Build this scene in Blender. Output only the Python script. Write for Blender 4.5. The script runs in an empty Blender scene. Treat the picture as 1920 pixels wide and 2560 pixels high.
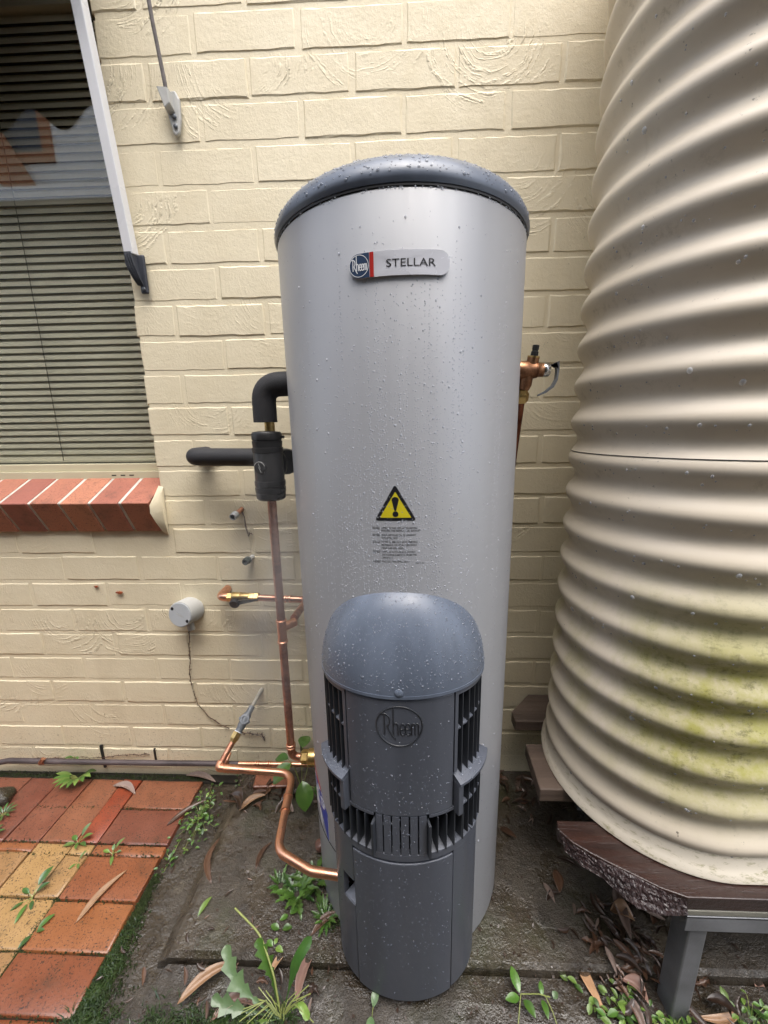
import bpy, bmesh, math, random
from mathutils import Vector, Matrix, Quaternion
R = math.radians
sin, cos, pi = math.sin, math.cos, math.pi
rnd = random.Random(7)
S = bpy.context.scene
C = S.collection

# ------------------------------------------------------------------ camera
cam_d = bpy.data.cameras.new('camera')
cam = bpy.data.objects.new('camera', cam_d); C.objects.link(cam); S.camera = cam
cam_d.sensor_fit = 'HORIZONTAL'; cam_d.sensor_width = 36.0; cam_d.lens = 957.3 / 1920 * 36
cam_d.clip_start = 0.01; cam_d.clip_end = 500
TH, YAW, ROLL = .2158, -.0379, .0143
fw = Vector((sin(YAW) * cos(TH), cos(YAW) * cos(TH), -sin(TH)))
rt = Vector((cos(YAW), -sin(YAW), 0)); dn = fw.cross(rt)
rx = cos(ROLL) * rt + sin(ROLL) * dn; dx = -sin(ROLL) * rt + cos(ROLL) * dn
M = Matrix((rx, -dx, -fw)).transposed().to_4x4(); M.translation = Vector((.4602, -1.0734, 1.1526))
cam.matrix_world = M

# ------------------------------------------------------------------ sky and sun (overcast)
SUN_EL, SUN_AZ = R(66), R(165)            # azimuth measured clockwise from +Y
W = bpy.data.worlds.new('World'); S.world = W; W.use_nodes = True
wn = W.node_tree.nodes; wl = W.node_tree.links
sky = wn.new('ShaderNodeTexSky'); sky.sky_type = 'NISHITA'; sky.sun_disc = False
sky.sun_elevation = SUN_EL; sky.sun_rotation = SUN_AZ
sky.air_density = 1.0; sky.dust_density = 4.0; sky.ozone_density = 1.0; sky.altitude = 0
hs = wn.new('ShaderNodeHueSaturation'); hs.inputs['Saturation'].default_value = 0.55   # cloud layer: pale grey sky
wl.new(sky.outputs[0], hs.inputs['Color']); wl.new(hs.outputs[0], wn['Background'].inputs[0])
wn['Background'].inputs[1].default_value = 0.15
sun_d = bpy.data.lights.new('sun', 'SUN'); sun_d.energy = 1.3; sun_d.angle = R(62); sun_d.color = (1, .97, .93)
sun = bpy.data.objects.new('sun', sun_d); C.objects.link(sun)
sdir = Vector((sin(SUN_AZ) * cos(SUN_EL), cos(SUN_AZ) * cos(SUN_EL), sin(SUN_EL)))
sun.rotation_euler = sdir.to_track_quat('Z', 'Y').to_euler()
S.view_settings.view_transform = 'Standard'; S.view_settings.look = 'None'
S.view_settings.gamma = 1.0; S.view_settings.use_curve_mapping = False
S.view_settings.exposure = 1.5
S.render.engine = 'CYCLES'
S.cycles.use_denoising = True
S.cycles.max_bounces = 8; S.cycles.transparent_max_bounces = 16
S.cycles.sample_clamp_indirect = 8.0
S.cycles.caustics_reflective = False; S.cycles.caustics_refractive = False

# ------------------------------------------------------------------ helpers
def tag(o, label=None, cat=None, group=None, kind=None):
    if label: o['label'] = label
    if cat: o['category'] = cat
    if group: o['group'] = group
    if kind: o['kind'] = kind
    return o
def empty(name, label, cat, loc=(0, 0, 0), group=None, rot=None):
    o = bpy.data.objects.new(name, None); C.objects.link(o); o.location = loc
    o.empty_display_size = .02
    if rot: o.rotation_euler = rot
    return tag(o, label, cat, group)

class MB:
    """collects vertices and faces, builds one mesh object"""
    def __init__(s): s.v = []; s.f = []; s.m = []; s.mi = 0
    def add(s, v, f):
        n = len(s.v); s.v += [tuple(p) for p in v]; s.f += [tuple(i + n for i in q) for q in f]; s.m += [s.mi] * len(f)
        return s
    def box(s, x0, x1, y0, y1, z0, z1):
        v = [(x, y, z) for x in (x0, x1) for y in (y0, y1) for z in (z0, z1)]
        return s.add(v, [(0, 1, 3, 2), (4, 6, 7, 5), (0, 4, 5, 1), (2, 3, 7, 6), (0, 2, 6, 4), (1, 5, 7, 3)])
    def obox(s, c, ax, ay, az, hx, hy, hz):
        c = Vector(c); v = []
        for i in (-1, 1):
            for j in (-1, 1):
                for k in (-1, 1): v.append(c + ax * hx * i + ay * hy * j + az * hz * k)
        return s.add(v, [(0, 1, 3, 2), (4, 6, 7, 5), (0, 4, 5, 1), (2, 3, 7, 6), (0, 2, 6, 4), (1, 5, 7, 3)])
    def tube(s, pts, r, seg=14, caps=True, rad=None):
        pts = [Vector(p) for p in pts]; n = len(pts); rr = rad or [r] * n
        T = []
        for i in range(n):
            a = pts[max(i - 1, 0)]; b = pts[min(i + 1, n - 1)]; T.append((b - a).normalized())
        up = Vector((0, 0, 1)) if abs(T[0].z) < .9 else Vector((1, 0, 0))
        N = T[0].cross(up).normalized(); vs = []
        for i in range(n):
            if i:
                q = T[i - 1].rotation_difference(T[i]); N = (q @ N)
            B = T[i].cross(N).normalized(); N = B.cross(T[i]).normalized()
            for k in range(seg):
                a = 2 * pi * k / seg; vs.append(pts[i] + (N * cos(a) + B * sin(a)) * rr[i])
        f = []
        for i in range(n - 1):
            for k in range(seg):
                k2 = (k + 1) % seg; f.append((i * seg + k, i * seg + k2, (i + 1) * seg + k2, (i + 1) * seg + k))
        if caps: f.append(tuple(range(seg - 1, -1, -1))); f.append(tuple((n - 1) * seg + k for k in range(seg)))
        return s.add(vs, f)
    def cyl(s, a, b, r, seg=20, r2=None): return s.tube([a, b], r, seg, True, [r, r if r2 is None else r2])
    def lathe(s, o, d, prof, seg=28):
        """profile of (distance along d, radius)"""
        d = Vector(d).normalized(); o = Vector(o); u = d.orthogonal().normalized(); w = d.cross(u); v = []
        for t, r in prof:
            for k in range(seg):
                a = 2 * pi * k / seg; v.append(o + d * t + (u * cos(a) + w * sin(a)) * r)
        n = len(prof); f = []
        for i in range(n - 1):
            for k in range(seg):
                k2 = (k + 1) % seg; f.append((i * seg + k, (i + 1) * seg + k, (i + 1) * seg + k2, i * seg + k2))
        f.append(tuple(range(seg))); f.append(tuple((n - 1) * seg + k for k in range(seg - 1, -1, -1)))
        return s.add(v, f)
    def prism(s, poly, z0, z1):
        n = len(poly); v = [(x, y, z0) for x, y in poly] + [(x, y, z1) for x, y in poly]
        f = [tuple(range(n - 1, -1, -1)), tuple(range(n, 2 * n))]
        f += [(i, (i + 1) % n, n + (i + 1) % n, n + i) for i in range(n)]
        return s.add(v, f)
    def mesh(s, name, mats, smooth=None):
        me = bpy.data.meshes.new(name); me.from_pydata(s.v, [], s.f)
        for m in (mats if isinstance(mats, (list, tuple)) else [mats]): me.materials.append(m)
        me.polygons.foreach_set('material_index', s.m); me.update()
        bm = bmesh.new(); bm.from_mesh(me); bmesh.ops.recalc_face_normals(bm, faces=bm.faces); bm.to_mesh(me); bm.free()
        if smooth is not None:
            me.polygons.foreach_set('use_smooth', [True] * len(me.polygons))
            if smooth < 179: me.set_sharp_from_angle(angle=R(smooth))
        return me
    def build(s, name, mats, parent=None, smooth=None, bevel=0, loc=None):
        me = s.mesh(name, mats, smooth)
        o = bpy.data.objects.new(name, me); C.objects.link(o)
        if parent: o.parent = parent
        if loc: o.location = loc
        if bevel:
            b = o.modifiers.new('bevel', 'BEVEL'); b.width = bevel; b.segments = 2; b.limit_method = 'ANGLE'; b.angle_limit = R(40)
        return o
def inst(name, me, parent=None, loc=(0, 0, 0), rot=(0, 0, 0), scale=(1, 1, 1)):
    o = bpy.data.objects.new(name, me); C.objects.link(o); o.location = loc; o.rotation_euler = rot; o.scale = scale
    if parent: o.parent = parent
    return o
def fillet(pts, r, n=7):
    """rounds the corners of a polyline"""
    P = [Vector(p) for p in pts]; out = [P[0]]
    for i in range(1, len(P) - 1):
        a = (P[i - 1] - P[i]); b = (P[i + 1] - P[i]); ang = a.angle(b)
        if abs(ang - pi) < .05: out.append(P[i]); continue
        t = min(r / math.tan(ang / 2), a.length * .48, b.length * .48)
        p0 = P[i] + a.normalized() * t; p1 = P[i] + b.normalized() * t
        for k in range(n + 1):
            u = k / n; out.append((1 - u) ** 2 * p0 + 2 * u * (1 - u) * P[i] + u * u * p1)
    out.append(P[-1]); return out

# ------------------------------------------------------------------ materials
class Mat:
    def __init__(s, name, base=(.5, .5, .5), rough=.6, metal=0, coat=0, coat_r=.1, spec=.5):
        s.m = bpy.data.materials.new(name); s.m.use_nodes = True; s.n = s.m.node_tree.nodes; s.l = s.m.node_tree.links
        s.p = s.n['Principled BSDF']; i = s.p.inputs
        i['Base Color'].default_value = (*base, 1); i['Roughness'].default_value = rough; i['Metallic'].default_value = metal
        i['Coat Weight'].default_value = coat; i['Coat Roughness'].default_value = coat_r; i['Specular IOR Level'].default_value = spec
        s.tc = None
    def node(s, t, **k):
        n = s.n.new(t)
        for a, v in k.items():
            if a in n.inputs: n.inputs[a].default_value = v
            else: setattr(n, a, v)
        return n
    def link(s, a, b): s.l.new(a, b)
    def co(s, kind='Object', scale=(1, 1, 1)):
        if kind == 'World': o = s.node('ShaderNodeNewGeometry').outputs['Position']
        else:
            if not s.tc: s.tc = s.node('ShaderNodeTexCoord')
            o = s.tc.outputs[kind]
        mp = s.node('ShaderNodeMapping'); mp.inputs['Scale'].default_value = scale; s.link(o, mp.inputs['Vector']); return mp.outputs[0]
    def noise(s, co, scale, detail=4, rough=.55, dist=0):
        n = s.node('ShaderNodeTexNoise'); n.inputs['Scale'].default_value = scale; n.inputs['Detail'].default_value = detail
        n.inputs['Roughness'].default_value = rough; n.inputs['Distortion'].default_value = dist; s.link(co, n.inputs['Vector']); return n.outputs['Fac']
    def ramp(s, fac, stops):
        n = s.node('ShaderNodeValToRGB'); e = n.color_ramp.elements
        while len(e) < len(stops): e.new(.5)
        for el, (p, c) in zip(e, stops): el.position = p; el.color = (*c, 1) if len(c) == 3 else c
        s.link(fac, n.inputs[0]); return n.outputs[0]
    def f01(s, fac, a, b, lo=0., hi=1.):
        n = s.node('ShaderNodeMapRange'); n.inputs[1].default_value = a; n.inputs[2].default_value = b
        n.inputs[3].default_value = lo; n.inputs[4].default_value = hi; s.link(fac, n.inputs[0]); return n.outputs[0]
    def math(s, op, a, b=None):
        n = s.node('ShaderNodeMath', operation=op)
        for k, x in enumerate((a, b)):
            if x is None: continue
            if isinstance(x, (int, float)): n.inputs[k].default_value = x
            else: s.link(x, n.inputs[k])
        return n.outputs[0]
    def mix(s, fac, a, b, blend='MIX'):
        n = s.node('ShaderNodeMix', data_type='RGBA', blend_type=blend)
        for k, x in ((0, fac), (6, a), (7, b)):
            if isinstance(x, (int, float)): n.inputs[k].default_value = x
            elif isinstance(x, tuple): n.inputs[k].default_value = (*x, 1)
            else: s.link(x, n.inputs[k])
        return n.outputs[2]
    def bump(s, h, strength=.3, dist=.002, prev=None):
        n = s.node('ShaderNodeBump'); n.inputs['Strength'].default_value = strength; n.inputs['Distance'].default_value = dist
        s.link(h, n.inputs['Height'])
        if prev is not None: s.link(prev, n.inputs['Normal'])
        return n.outputs[0]
    def col(s, c): s.link(c, s.p.inputs['Base Color']); return s
    def rgh(s, c): s.link(c, s.p.inputs['Roughness']); return s
    def nrm(s, c): s.link(c, s.p.inputs['Normal']); return s
    def obj_rand(s): return s.node('ShaderNodeObjectInfo').outputs['Random']

def simple(name, base, rough=.5, metal=0, var=.12, nscale=60, bump=.1, coat=0, rvar=.1, dist=.0015, kind='Object'):
    """one paint, plastic or metal with faint mottling, uneven gloss and grain"""
    m = Mat(name, base, rough, metal, coat)
    co = m.co(kind); n1 = m.noise(co, nscale * .25, 5); n2 = m.noise(co, nscale * 5, 3)
    lo = tuple(max(0, c * (1 - var)) for c in base); hi = tuple(min(1, c * (1 + var)) for c in base)
    m.col(m.ramp(n1, [(.3, lo), (.7, hi)])); m.rgh(m.f01(n1, .3, .7, max(.03, rough - rvar), min(1, rough + rvar)))
    if bump: m.nrm(m.bump(n2, bump, dist))
    return m

FAN_UP = 1
def wall_paint():
    m = Mat('cream_wall_paint', (.60, .51, .33), .62)
    co = m.co('World')
    # fan shaped trowel strokes: rings round the cells of a 2D Voronoi in the wall plane
    mp = m.node('ShaderNodeMapping'); mp.inputs['Rotation'].default_value = (R(90), 0, 0); m.link(m.node('ShaderNodeNewGeometry').outputs['Position'], mp.inputs['Vector'])
    wob = m.node('ShaderNodeTexNoise', Scale=14., Detail=3.); m.link(co, wob.inputs['Vector'])
    va = m.node('ShaderNodeVectorMath', operation='MULTIPLY_ADD'); m.link(wob.outputs['Color'], va.inputs[0]); va.inputs[1].default_value = (.03,) * 3; m.link(mp.outputs[0], va.inputs[2])
    vo = m.node('ShaderNodeTexVoronoi', voronoi_dimensions='2D', feature='F1'); vo.inputs['Scale'].default_value = 3.7; vo.inputs['Randomness'].default_value = 1.0
    m.link(va.outputs[0], vo.inputs['Vector'])
    loc = m.node('ShaderNodeVectorMath', operation='SUBTRACT'); m.link(va.outputs[0], loc.inputs[0]); m.link(vo.outputs['Position'], loc.inputs[1])
    sx_ = m.node('ShaderNodeSeparateXYZ'); m.link(loc.outputs[0], sx_.inputs[0])
    ang = m.math('ARCTAN2', sx_.outputs[1], sx_.outputs[0])
    sc_ = m.node('ShaderNodeSeparateColor'); m.link(vo.outputs['Color'], sc_.inputs[0])
    cb = m.node('ShaderNodeCombineXYZ'); m.link(m.math('MULTIPLY', vo.outputs['Distance'], 52.), cb.inputs[0]); m.link(m.math('MULTIPLY', ang, .8), cb.inputs[1]); m.link(m.math('MULTIPLY', sc_.outputs[0], 90.), cb.inputs[2])
    ridge = m.noise(cb.outputs[0], 1., 2, .5)
    upper = m.f01(sx_.outputs[1], -.015, .02)                     # only the upper half of each fan
    big = m.noise(co, 7, 2); fine = m.noise(co, 520, 3, .6); mid = m.noise(co, 150, 5, .6); pat = m.noise(co, 21, 5, .65); lump = m.noise(co, 60, 3, .6)
    thin = m.math('MULTIPLY', m.f01(ridge, .50, .66), m.f01(m.noise(co, 90, 3, .6), .36, .60))
    amt = m.f01(sc_.outputs[1], .25, .8)                          # some strokes are worked flat again
    msk = m.math('MULTIPLY', m.math('MULTIPLY', m.math('MULTIPLY', m.f01(m.noise(co, 3.3, 3), .36, .56), upper), m.math('MULTIPLY', amt, m.f01(vo.outputs['Distance'], .06, .2))), m.f01(pat, .34, .56))
    rr = m.math('MULTIPLY', thin, msk)
    h = m.math('ADD', m.math('MULTIPLY', rr, 1.9), m.math('ADD', m.math('MULTIPLY', mid, .42), m.math('ADD', m.math('MULTIPLY', fine, .28), m.math('MULTIPLY', lump, .35))))
    m.nrm(m.bump(m.math('ADD', h, m.math('MULTIPLY', pat, .55)), .62, .0027))
    base = m.ramp(big, [(.3, (.735, .648, .462)), (.7, (.785, .702, .515))])
    sp = m.noise(co, 300, 2); sp2 = m.noise(co, 16, 5, .7)
    spots = m.math('MULTIPLY', m.f01(sp, .66, .72), m.f01(sp2, .45, .65))
    c = m.mix(m.math('MULTIPLY', spots, .55), base, (.17, .13, .08))
    zs = m.node('ShaderNodeSeparateXYZ'); m.link(m.node('ShaderNodeNewGeometry').outputs['Position'], zs.inputs[0])
    splash = m.math('MULTIPLY', m.f01(m.noise(co, 210, 3, .6), .62, .68), m.f01(m.math('ADD', m.math('MULTIPLY', zs.outputs[2], -1.), m.math('MULTIPLY', m.noise(co, 5, 5, .7), 1.1)), .12, .42))   # mud splashes thrown up from the ground
    c = m.mix(m.math('MULTIPLY', splash, .6), c, (.16, .11, .06))
    stain = m.f01(m.noise(m.co('World', (1, 1, .35)), 5.5, 6, .65), .56, .78)
    c = m.mix(m.math('MULTIPLY', stain, .28), c, (.42, .33, .19))
    m.col(c); m.rgh(m.f01(pat, .3, .7, .5, .72)); return m.m
PAINT = wall_paint()

def brick_clay(name, a, b, speck, wet=.35):
    m = Mat(name, a, .4, 0, .25, .25)
    co = m.co('World'); r = m.obj_rand()
    n = m.noise(co, 18, 6, .65); c = m.mix(m.f01(n, .3, .7), a, b)
    rv = m.node('ShaderNodeHueSaturation'); m.link(m.f01(r, 0, 1, .8, 1.18), rv.inputs['Value']); m.link(m.f01(r, 0, 1, .492, .508), rv.inputs['Hue']); m.link(c, rv.inputs['Color'])
    s1 = m.noise(co, 260, 3, .6); s2 = m.noise(co, 45, 4)
    c = m.mix(m.math('MULTIPLY', m.f01(s1, .555, .63), m.f01(s2, .34, .55)), rv.outputs[0], speck)
    grime = m.f01(m.noise(co, 11, 6, .7), .55, .75); c = m.mix(m.math('MULTIPLY', grime, .55), c, (.035, .03, .02)); c = m.mix(m.math('MULTIPLY', m.f01(m.noise(co, 33, 5, .75), .60, .70), .4), c, (.05, .045, .02))
    m.col(c); m.rgh(m.f01(n, .25, .75, wet - .12, wet + .2))
    m.nrm(m.bump(m.math('ADD', m.math('MULTIPLY', s1, .7), n), .5, .002)); return m.m
PAVER_RED = brick_clay('terracotta_paver', (.175, .058, .032), (.235, .085, .045), (.03, .018, .014))
PAVER_ORANGE = brick_clay('orange_paver', (.22, .072, .026), (.285, .098, .036), (.03, .016, .012))
PAVER_YELLOW = brick_clay('buff_paver', (.32, .185, .07), (.39, .235, .10), (.035, .02, .012))
PAVER_BRIGHT = brick_clay('bright_red_paver', (.26, .055, .02), (.32, .08, .028), (.05, .02, .015))
SILL_BRICK = brick_clay('red_sill_brick', (.36, .125, .075), (.43, .16, .10), (.2, .07, .05), .6)
MORTAR = simple('pale_mortar', (.56, .53, .47), .85, 0, .2, 120, .6)

def wet_concrete(name, a, b, wetlo=.06):
    m = Mat(name, a, .4); co = m.co('World')
    n = m.noise(co, 6, 7, .65); n2 = m.noise(co, 90, 5, .65); n3 = m.noise(co, 24, 6, .7); n4 = m.noise(co, 420, 2); tr = m.noise(m.co('World', (1, 5, 1)), 40, 5, .7, 1.2)
    c = m.mix(m.f01(n, .32, .68), a, b)
    c = m.mix(m.math('MULTIPLY', m.f01(n3, .50, .68), .8), c, (.022, .015, .009))
    c = m.mix(m.math('MULTIPLY', m.f01(tr, .56, .68), .45), c, (.025, .018, .011))
    c = m.mix(m.math('MULTIPLY', m.f01(n2, .58, .66), .6), c, (.014, .010, .006))
    c = m.mix(m.math('MULTIPLY', m.f01(m.noise(co, 9, 6, .7, .6), .60, .72), .5), c, (.20, .17, .115))
    c = m.mix(m.math('MULTIPLY', m.f01(m.noise(co, 4.3, 4, .6), .55, .7), .55), c, (.035, .045, .013))
    c = m.mix(m.math('MULTIPLY', m.f01(m.noise(co, 330, 2, .5), .70, .74), .7), c, (.26, .23, .17))
    wet = m.f01(m.noise(co, 10, 5, .62), .42, .58); m.col(c); m.rgh(m.f01(wet, 0, 1, wetlo, .55)); m.p.inputs['Specular IOR Level'].default_value = .7
    hh = m.math('ADD', m.math('MULTIPLY', n3, .9), m.math('ADD', m.math('MULTIPLY', n2, 1.0), m.math('MULTIPLY', n4, .55)))
    m.nrm(m.bump(m.math('MULTIPLY', hh, m.f01(wet, 0, 1, .45, 1.)), .8, .0045)); return m.m
CONCRETE = wet_concrete('wet_plinth_concrete', (.082, .067, .048), (.036, .027, .018))
GROUND = wet_concrete('wet_dirty_ground', (.056, .044, .030), (.025, .018, .011))
SOIL = simple('dark_soil', (.022, .017, .011), .75, 0, .5, 200, .9, dist=.004)

def heater_metal():
    m = Mat('silver_painted_steel', (.40, .41, .435), .4, .12, .15, .3)
    co = m.co('Object'); st = m.noise(m.co('Object', (60, 60, 1.2)), 1., 4, .6); n = m.noise(co, 5, 3)
    m.col(m.mix(m.f01(st, .3, .7), (.285, .291, .308), (.295, .301, .319))); m.rgh(m.f01(m.math('ADD', st, n), .7, 1.3, .34, .46))
    zz_ = m.node('ShaderNodeSeparateXYZ'); m.link(m.co('Object'), zz_.inputs[0]); sp = m.math('MULTIPLY', m.f01(m.noise(m.co('Object'), 190, 3, .6), .64, .69), m.f01(zz_.outputs[2], .22, .03))   # grit splashed up from the slab
    m.col(m.mix(m.math('MULTIPLY', sp, .7), m.mix(m.f01(st, .3, .7), (.285, .291, .308), (.295, .301, .319)), (.07, .055, .04))); return m.m
SILVER = heater_metal()
def plastic(name, base, rough):
    m = Mat(name, base, rough, 0, .12, .2); co = m.co('Object'); n = m.noise(m.co('Object', (30, 30, 2)), 1., 5); g = m.noise(co, 900, 2)
    m.col(m.mix(m.f01(n, .3, .7), tuple(c * .88 for c in base), tuple(c * 1.12 for c in base))); m.rgh(m.f01(n, .3, .7, rough - .08, rough + .1))
    m.nrm(m.bump(g, .12, .0006)); return m.m
LID_P = plastic('blue_grey_lid_plastic', (.115, .138, .182), .36)
COVER_P = plastic('slate_grey_cover_plastic', (.078, .086, .106), .40)
LOGO_P = plastic('embossing_shadow', (.018, .02, .025), .4)  # strokes coloured dark for the shadow along the embossed outlines
FIN_P = plastic('shaded_louvre_plastic', (.028, .032, .040), .45)  # darker copy of the cover plastic, shade between the louvres put into its colour
LEDGE_P = plastic('slate_grey_ledge_plastic', (.09, .10, .125), .38)
DARK = simple('dark_interior', (.008, .008, .009), .9, 0, 0, 50, 0).m
GAP = simple('black_seam', (.012, .012, .014), .6, 0, 0, 50, 0).m
def wdrop():
    m = Mat('rain_highlight', (.72, .76, .84), .05, 0); m.p.inputs['Alpha'].default_value = .38; m.p.inputs['Specular IOR Level'].default_value = 1.0; return m.m  # whitish base colour paints the bright highlights of clear drops
DROP = wdrop()
def bead(name, base, alpha, rough=.08):
    m = Mat(name, base, rough, 0); m.p.inputs['Alpha'].default_value = alpha; m.p.inputs['Specular IOR Level'].default_value = .9; return m.m
DROP_DARK = bead('rain_highlight_on_plastic', (.22, .25, .31), .45, .10)  # pale blue-grey colour paints the highlights of clear beads on the cover
def copper(name, base, dull, lo=.42, hi=.6):
    m = Mat(name, base, .28, 1.0); co = m.co('World'); n = m.noise(co, 22, 6, .65); n2 = m.noise(co, 160, 3)
    c = m.mix(m.f01(n, lo, hi), base, dull); c = m.mix(m.math('MULTIPLY', m.f01(n2, .6, .7), .4), c, (.10, .05, .03))
    m.col(c); m.rgh(m.f01(n, lo, hi, .30, .5)); m.nrm(m.bump(n2, .08, .0008)); return m.m
COPPER = copper('bright_copper', (.86, .48, .32), (.72, .34, .20), .4, .7)
COPPER_DULL = copper('dull_copper', (.68, .36, .24), (.42, .20, .13))
BRASS = copper('brass', (.72, .52, .22), (.45, .31, .12))
BRONZE = copper('bronze', (.46, .25, .14), (.24, .12, .07))
FOAM = simple('black_foam_lagging', (.022, .022, .025), .72, 0, .25, 90, .5).m
BLACKP = simple('black_moulded_plastic', (.016, .016, .017), .36, 0, .2, 40, .1).m
ZINC = simple('grey_zinc_fitting', (.15, .165, .185), .5, .3, .3, 120, .4).m
GALV = simple('galvanised_steel', (.19, .195, .205), .5, .3, .3, 50, .25, kind='World').m
PIPEGREY = simple('oxidised_purple_brown_pipe', (.085, .068, .07), .55, .3, .4, 60, .35, kind='World').m
PVC = simple('pale_grey_pvc', (.47, .47, .45), .45, 0, .06, 30, .08).m
WHITE = simple('white_powder_coat', (.80, .81, .84), .32, 0, .03, 20, .03).m
DKGREY = simple('charcoal_cast_bracket', (.055, .06, .075), .5, .2, .25, 60, .3).m
CREAMAL = simple('cream_window_aluminium', (.60, .55, .39), .38, 0, .05, 20, .04).m
SLAT = simple('cream_blind_slat', (.86, .79, .61), .42, 0, .06, 25, .03, kind='World').m
CORDG = simple('grey_weathered_cord', (.20, .18, .175), .9, 0, .3, 300, .7).m
CORDM = simple('blind_cord', (.16, .15, .12), .9, 0, .1, 300, .2).m
CANVAS = simple('brown_awning_canvas', (.085, .062, .038), .9, 0, .15, 120, .3).m
def glass():
    m = Mat('window_glass'); n = m.n; n.remove(m.p)
    tr = n.new('ShaderNodeBsdfTransparent'); tr.inputs[0].default_value = (.93, .94, .93, 1); gl = n.new('ShaderNodeBsdfGlossy'); gl.inputs['Roughness'].default_value = .0
    lw_ = n.new('ShaderNodeLayerWeight'); lw_.inputs[0].default_value = .5; mx = n.new('ShaderNodeMixShader')
    m.l.new(m.math('ADD', m.math('MULTIPLY', m.math('POWER', lw_.outputs['Facing'], 5.), .84), .16), mx.inputs[0]); m.l.new(tr.outputs[0], mx.inputs[1]); m.l.new(gl.outputs[0], mx.inputs[2]); m.l.new(mx.outputs[0], n['Material Output'].inputs[0]); return m.m
GLASS = glass()
def tank_paint():
    m = Mat('beige_tank_paint', (.60, .54, .46), .42, 0, .12, .25); co = m.co('World')
    g = m.noise(m.co('World', (1, 1, 1.6)), 4.2, 6, .62); f = m.noise(co, 55, 6, .7); sep = m.node('ShaderNodeSeparateXYZ'); m.link(m.node('ShaderNodeNewGeometry').outputs['Position'], sep.inputs[0])
    # algae film: a blotchy patch that grew round the lower sheets on the wet side
    zone = m.math('MULTIPLY', m.math('MULTIPLY', m.f01(sep.outputs[2], .95, .74), m.f01(sep.outputs[2], .40, .56)), m.f01(m.math('ADD', sep.outputs[0], m.math('MULTIPLY', m.noise(m.co('World', (1, 1, .25)), 14, 5, .7), .3)), .98, 1.12))
    al = m.math('MULTIPLY', zone, m.f01(m.math('ADD', g, m.math('MULTIPLY', f, .5)), .46, .78))
    base = m.mix(m.f01(g, .3, .7), (.615, .54, .43), (.665, .59, .48))
    c = m.mix(m.math('MULTIPLY', al, .92), base, (.36, .34, .075))
    dk = m.math('MULTIPLY', zone, m.f01(m.math('ADD', m.math('MULTIPLY', m.noise(m.co('World', (1, 1, 2.2)), 34, 6, .8), .7), m.math('MULTIPLY', m.noise(m.co('World', (7, 7, .6)), 6, 4, .7), .4)), .57, .68))
    c = m.mix(m.math('MULTIPLY', dk, .7), c, (.10, .095, .02))
    sp = m.math('MULTIPLY', m.f01(m.noise(co, 110, 3, .6), .66, .72), m.f01(m.noise(co, 9, 5, .7), .50, .62))
    c = m.mix(m.math('MULTIPLY', sp, .8), c, (.06, .05, .04))
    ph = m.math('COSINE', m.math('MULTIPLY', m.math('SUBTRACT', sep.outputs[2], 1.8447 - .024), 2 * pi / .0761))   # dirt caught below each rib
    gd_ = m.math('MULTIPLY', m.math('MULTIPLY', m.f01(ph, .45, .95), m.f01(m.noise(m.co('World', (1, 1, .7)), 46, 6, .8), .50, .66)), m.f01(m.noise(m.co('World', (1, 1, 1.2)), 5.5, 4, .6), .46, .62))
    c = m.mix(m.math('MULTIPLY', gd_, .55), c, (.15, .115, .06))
    run = m.math('MULTIPLY', m.f01(m.noise(m.co('World', (26, 26, .8)), 1., 5, .7), .60, .74), m.f01(g, .4, .6)); c = m.mix(m.math('MULTIPLY', run, .22), c, (.30, .25, .15))
    m.col(c); m.rgh(m.f01(g, .3, .7, .42, .56)); m.nrm(m.bump(m.noise(co, 14, 4), .05, .003)); return m.m
TANK = tank_paint()
def rim_paint():
    m = Mat('pale_tank_rim', (.68, .62, .5), .4); co = m.co('World')
    n = m.f01(m.noise(m.co('World', (1, 1, 3)), 40, 6, .75), .54, .66); m.col(m.mix(m.math('MULTIPLY', n, .7), (.70, .64, .53), (.24, .22, .07))); return m.m
RIM = rim_paint()
def timber(name, a, b, wet):
    m = Mat(name, a, .4, 0, .2, .25); co = m.co('World', (3, 60, 60)); n = m.noise(co, 1., 6, .65, .4); n2 = m.noise(m.co('World', (1.2, 12, 12)), 1., 5); n3 = m.noise(m.co('World'), 70, 5, .7)
    c = m.mix(m.f01(n, .3, .7), a, b); c = m.mix(m.f01(n2, .5, .75), c, tuple(x * .35 for x in a)); m.col(c)
    m.rgh(m.f01(n2, .3, .7, wet, wet + .3)); m.nrm(m.bump(m.math('ADD', m.math('MULTIPLY', n, 1.5), n3), .6, .003)); return m.m
SLEEPER = timber('wet_dark_sleeper', (.018, .0085, .007), (.042, .017, .012), .12)
PLANK = timber('greyed_brown_plank', (.080, .056, .044), (.13, .092, .070), .45)
PACKER = timber('grey_packing_timber', (.17, .165, .13), (.24, .23, .19), .5)
BARK = timber('splintered_wet_timber', (.022, .012, .011), (.050, .031, .031), .14)
def leafmat(name, a, b, vein, rough=.45, coat=.2):
    m = Mat(name, a, rough, 0, coat, .2); co = m.co('Object'); n = m.noise(co, 45, 5, .6); r = m.obj_rand()
    hv = m.node('ShaderNodeHueSaturation'); m.link(m.f01(r, 0, 1, .7, 1.25), hv.inputs['Value']); m.link(m.mix(m.f01(n, .3, .7), a, b), hv.inputs['Color'])
    sp = m.f01(m.noise(co, 190, 2), .68, .74); m.col(m.mix(m.math('MULTIPLY', sp, .6), hv.outputs[0], vein)); m.nrm(m.bump(n, .3, .002)); return m
LF_TAN = leafmat('dry_tan_leaf', (.36, .20, .10), (.46, .28, .16), (.10, .05, .03))
LF_PINK = leafmat('dry_pinkish_leaf', (.27, .155, .12), (.36, .22, .17), (.08, .04, .03))
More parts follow.
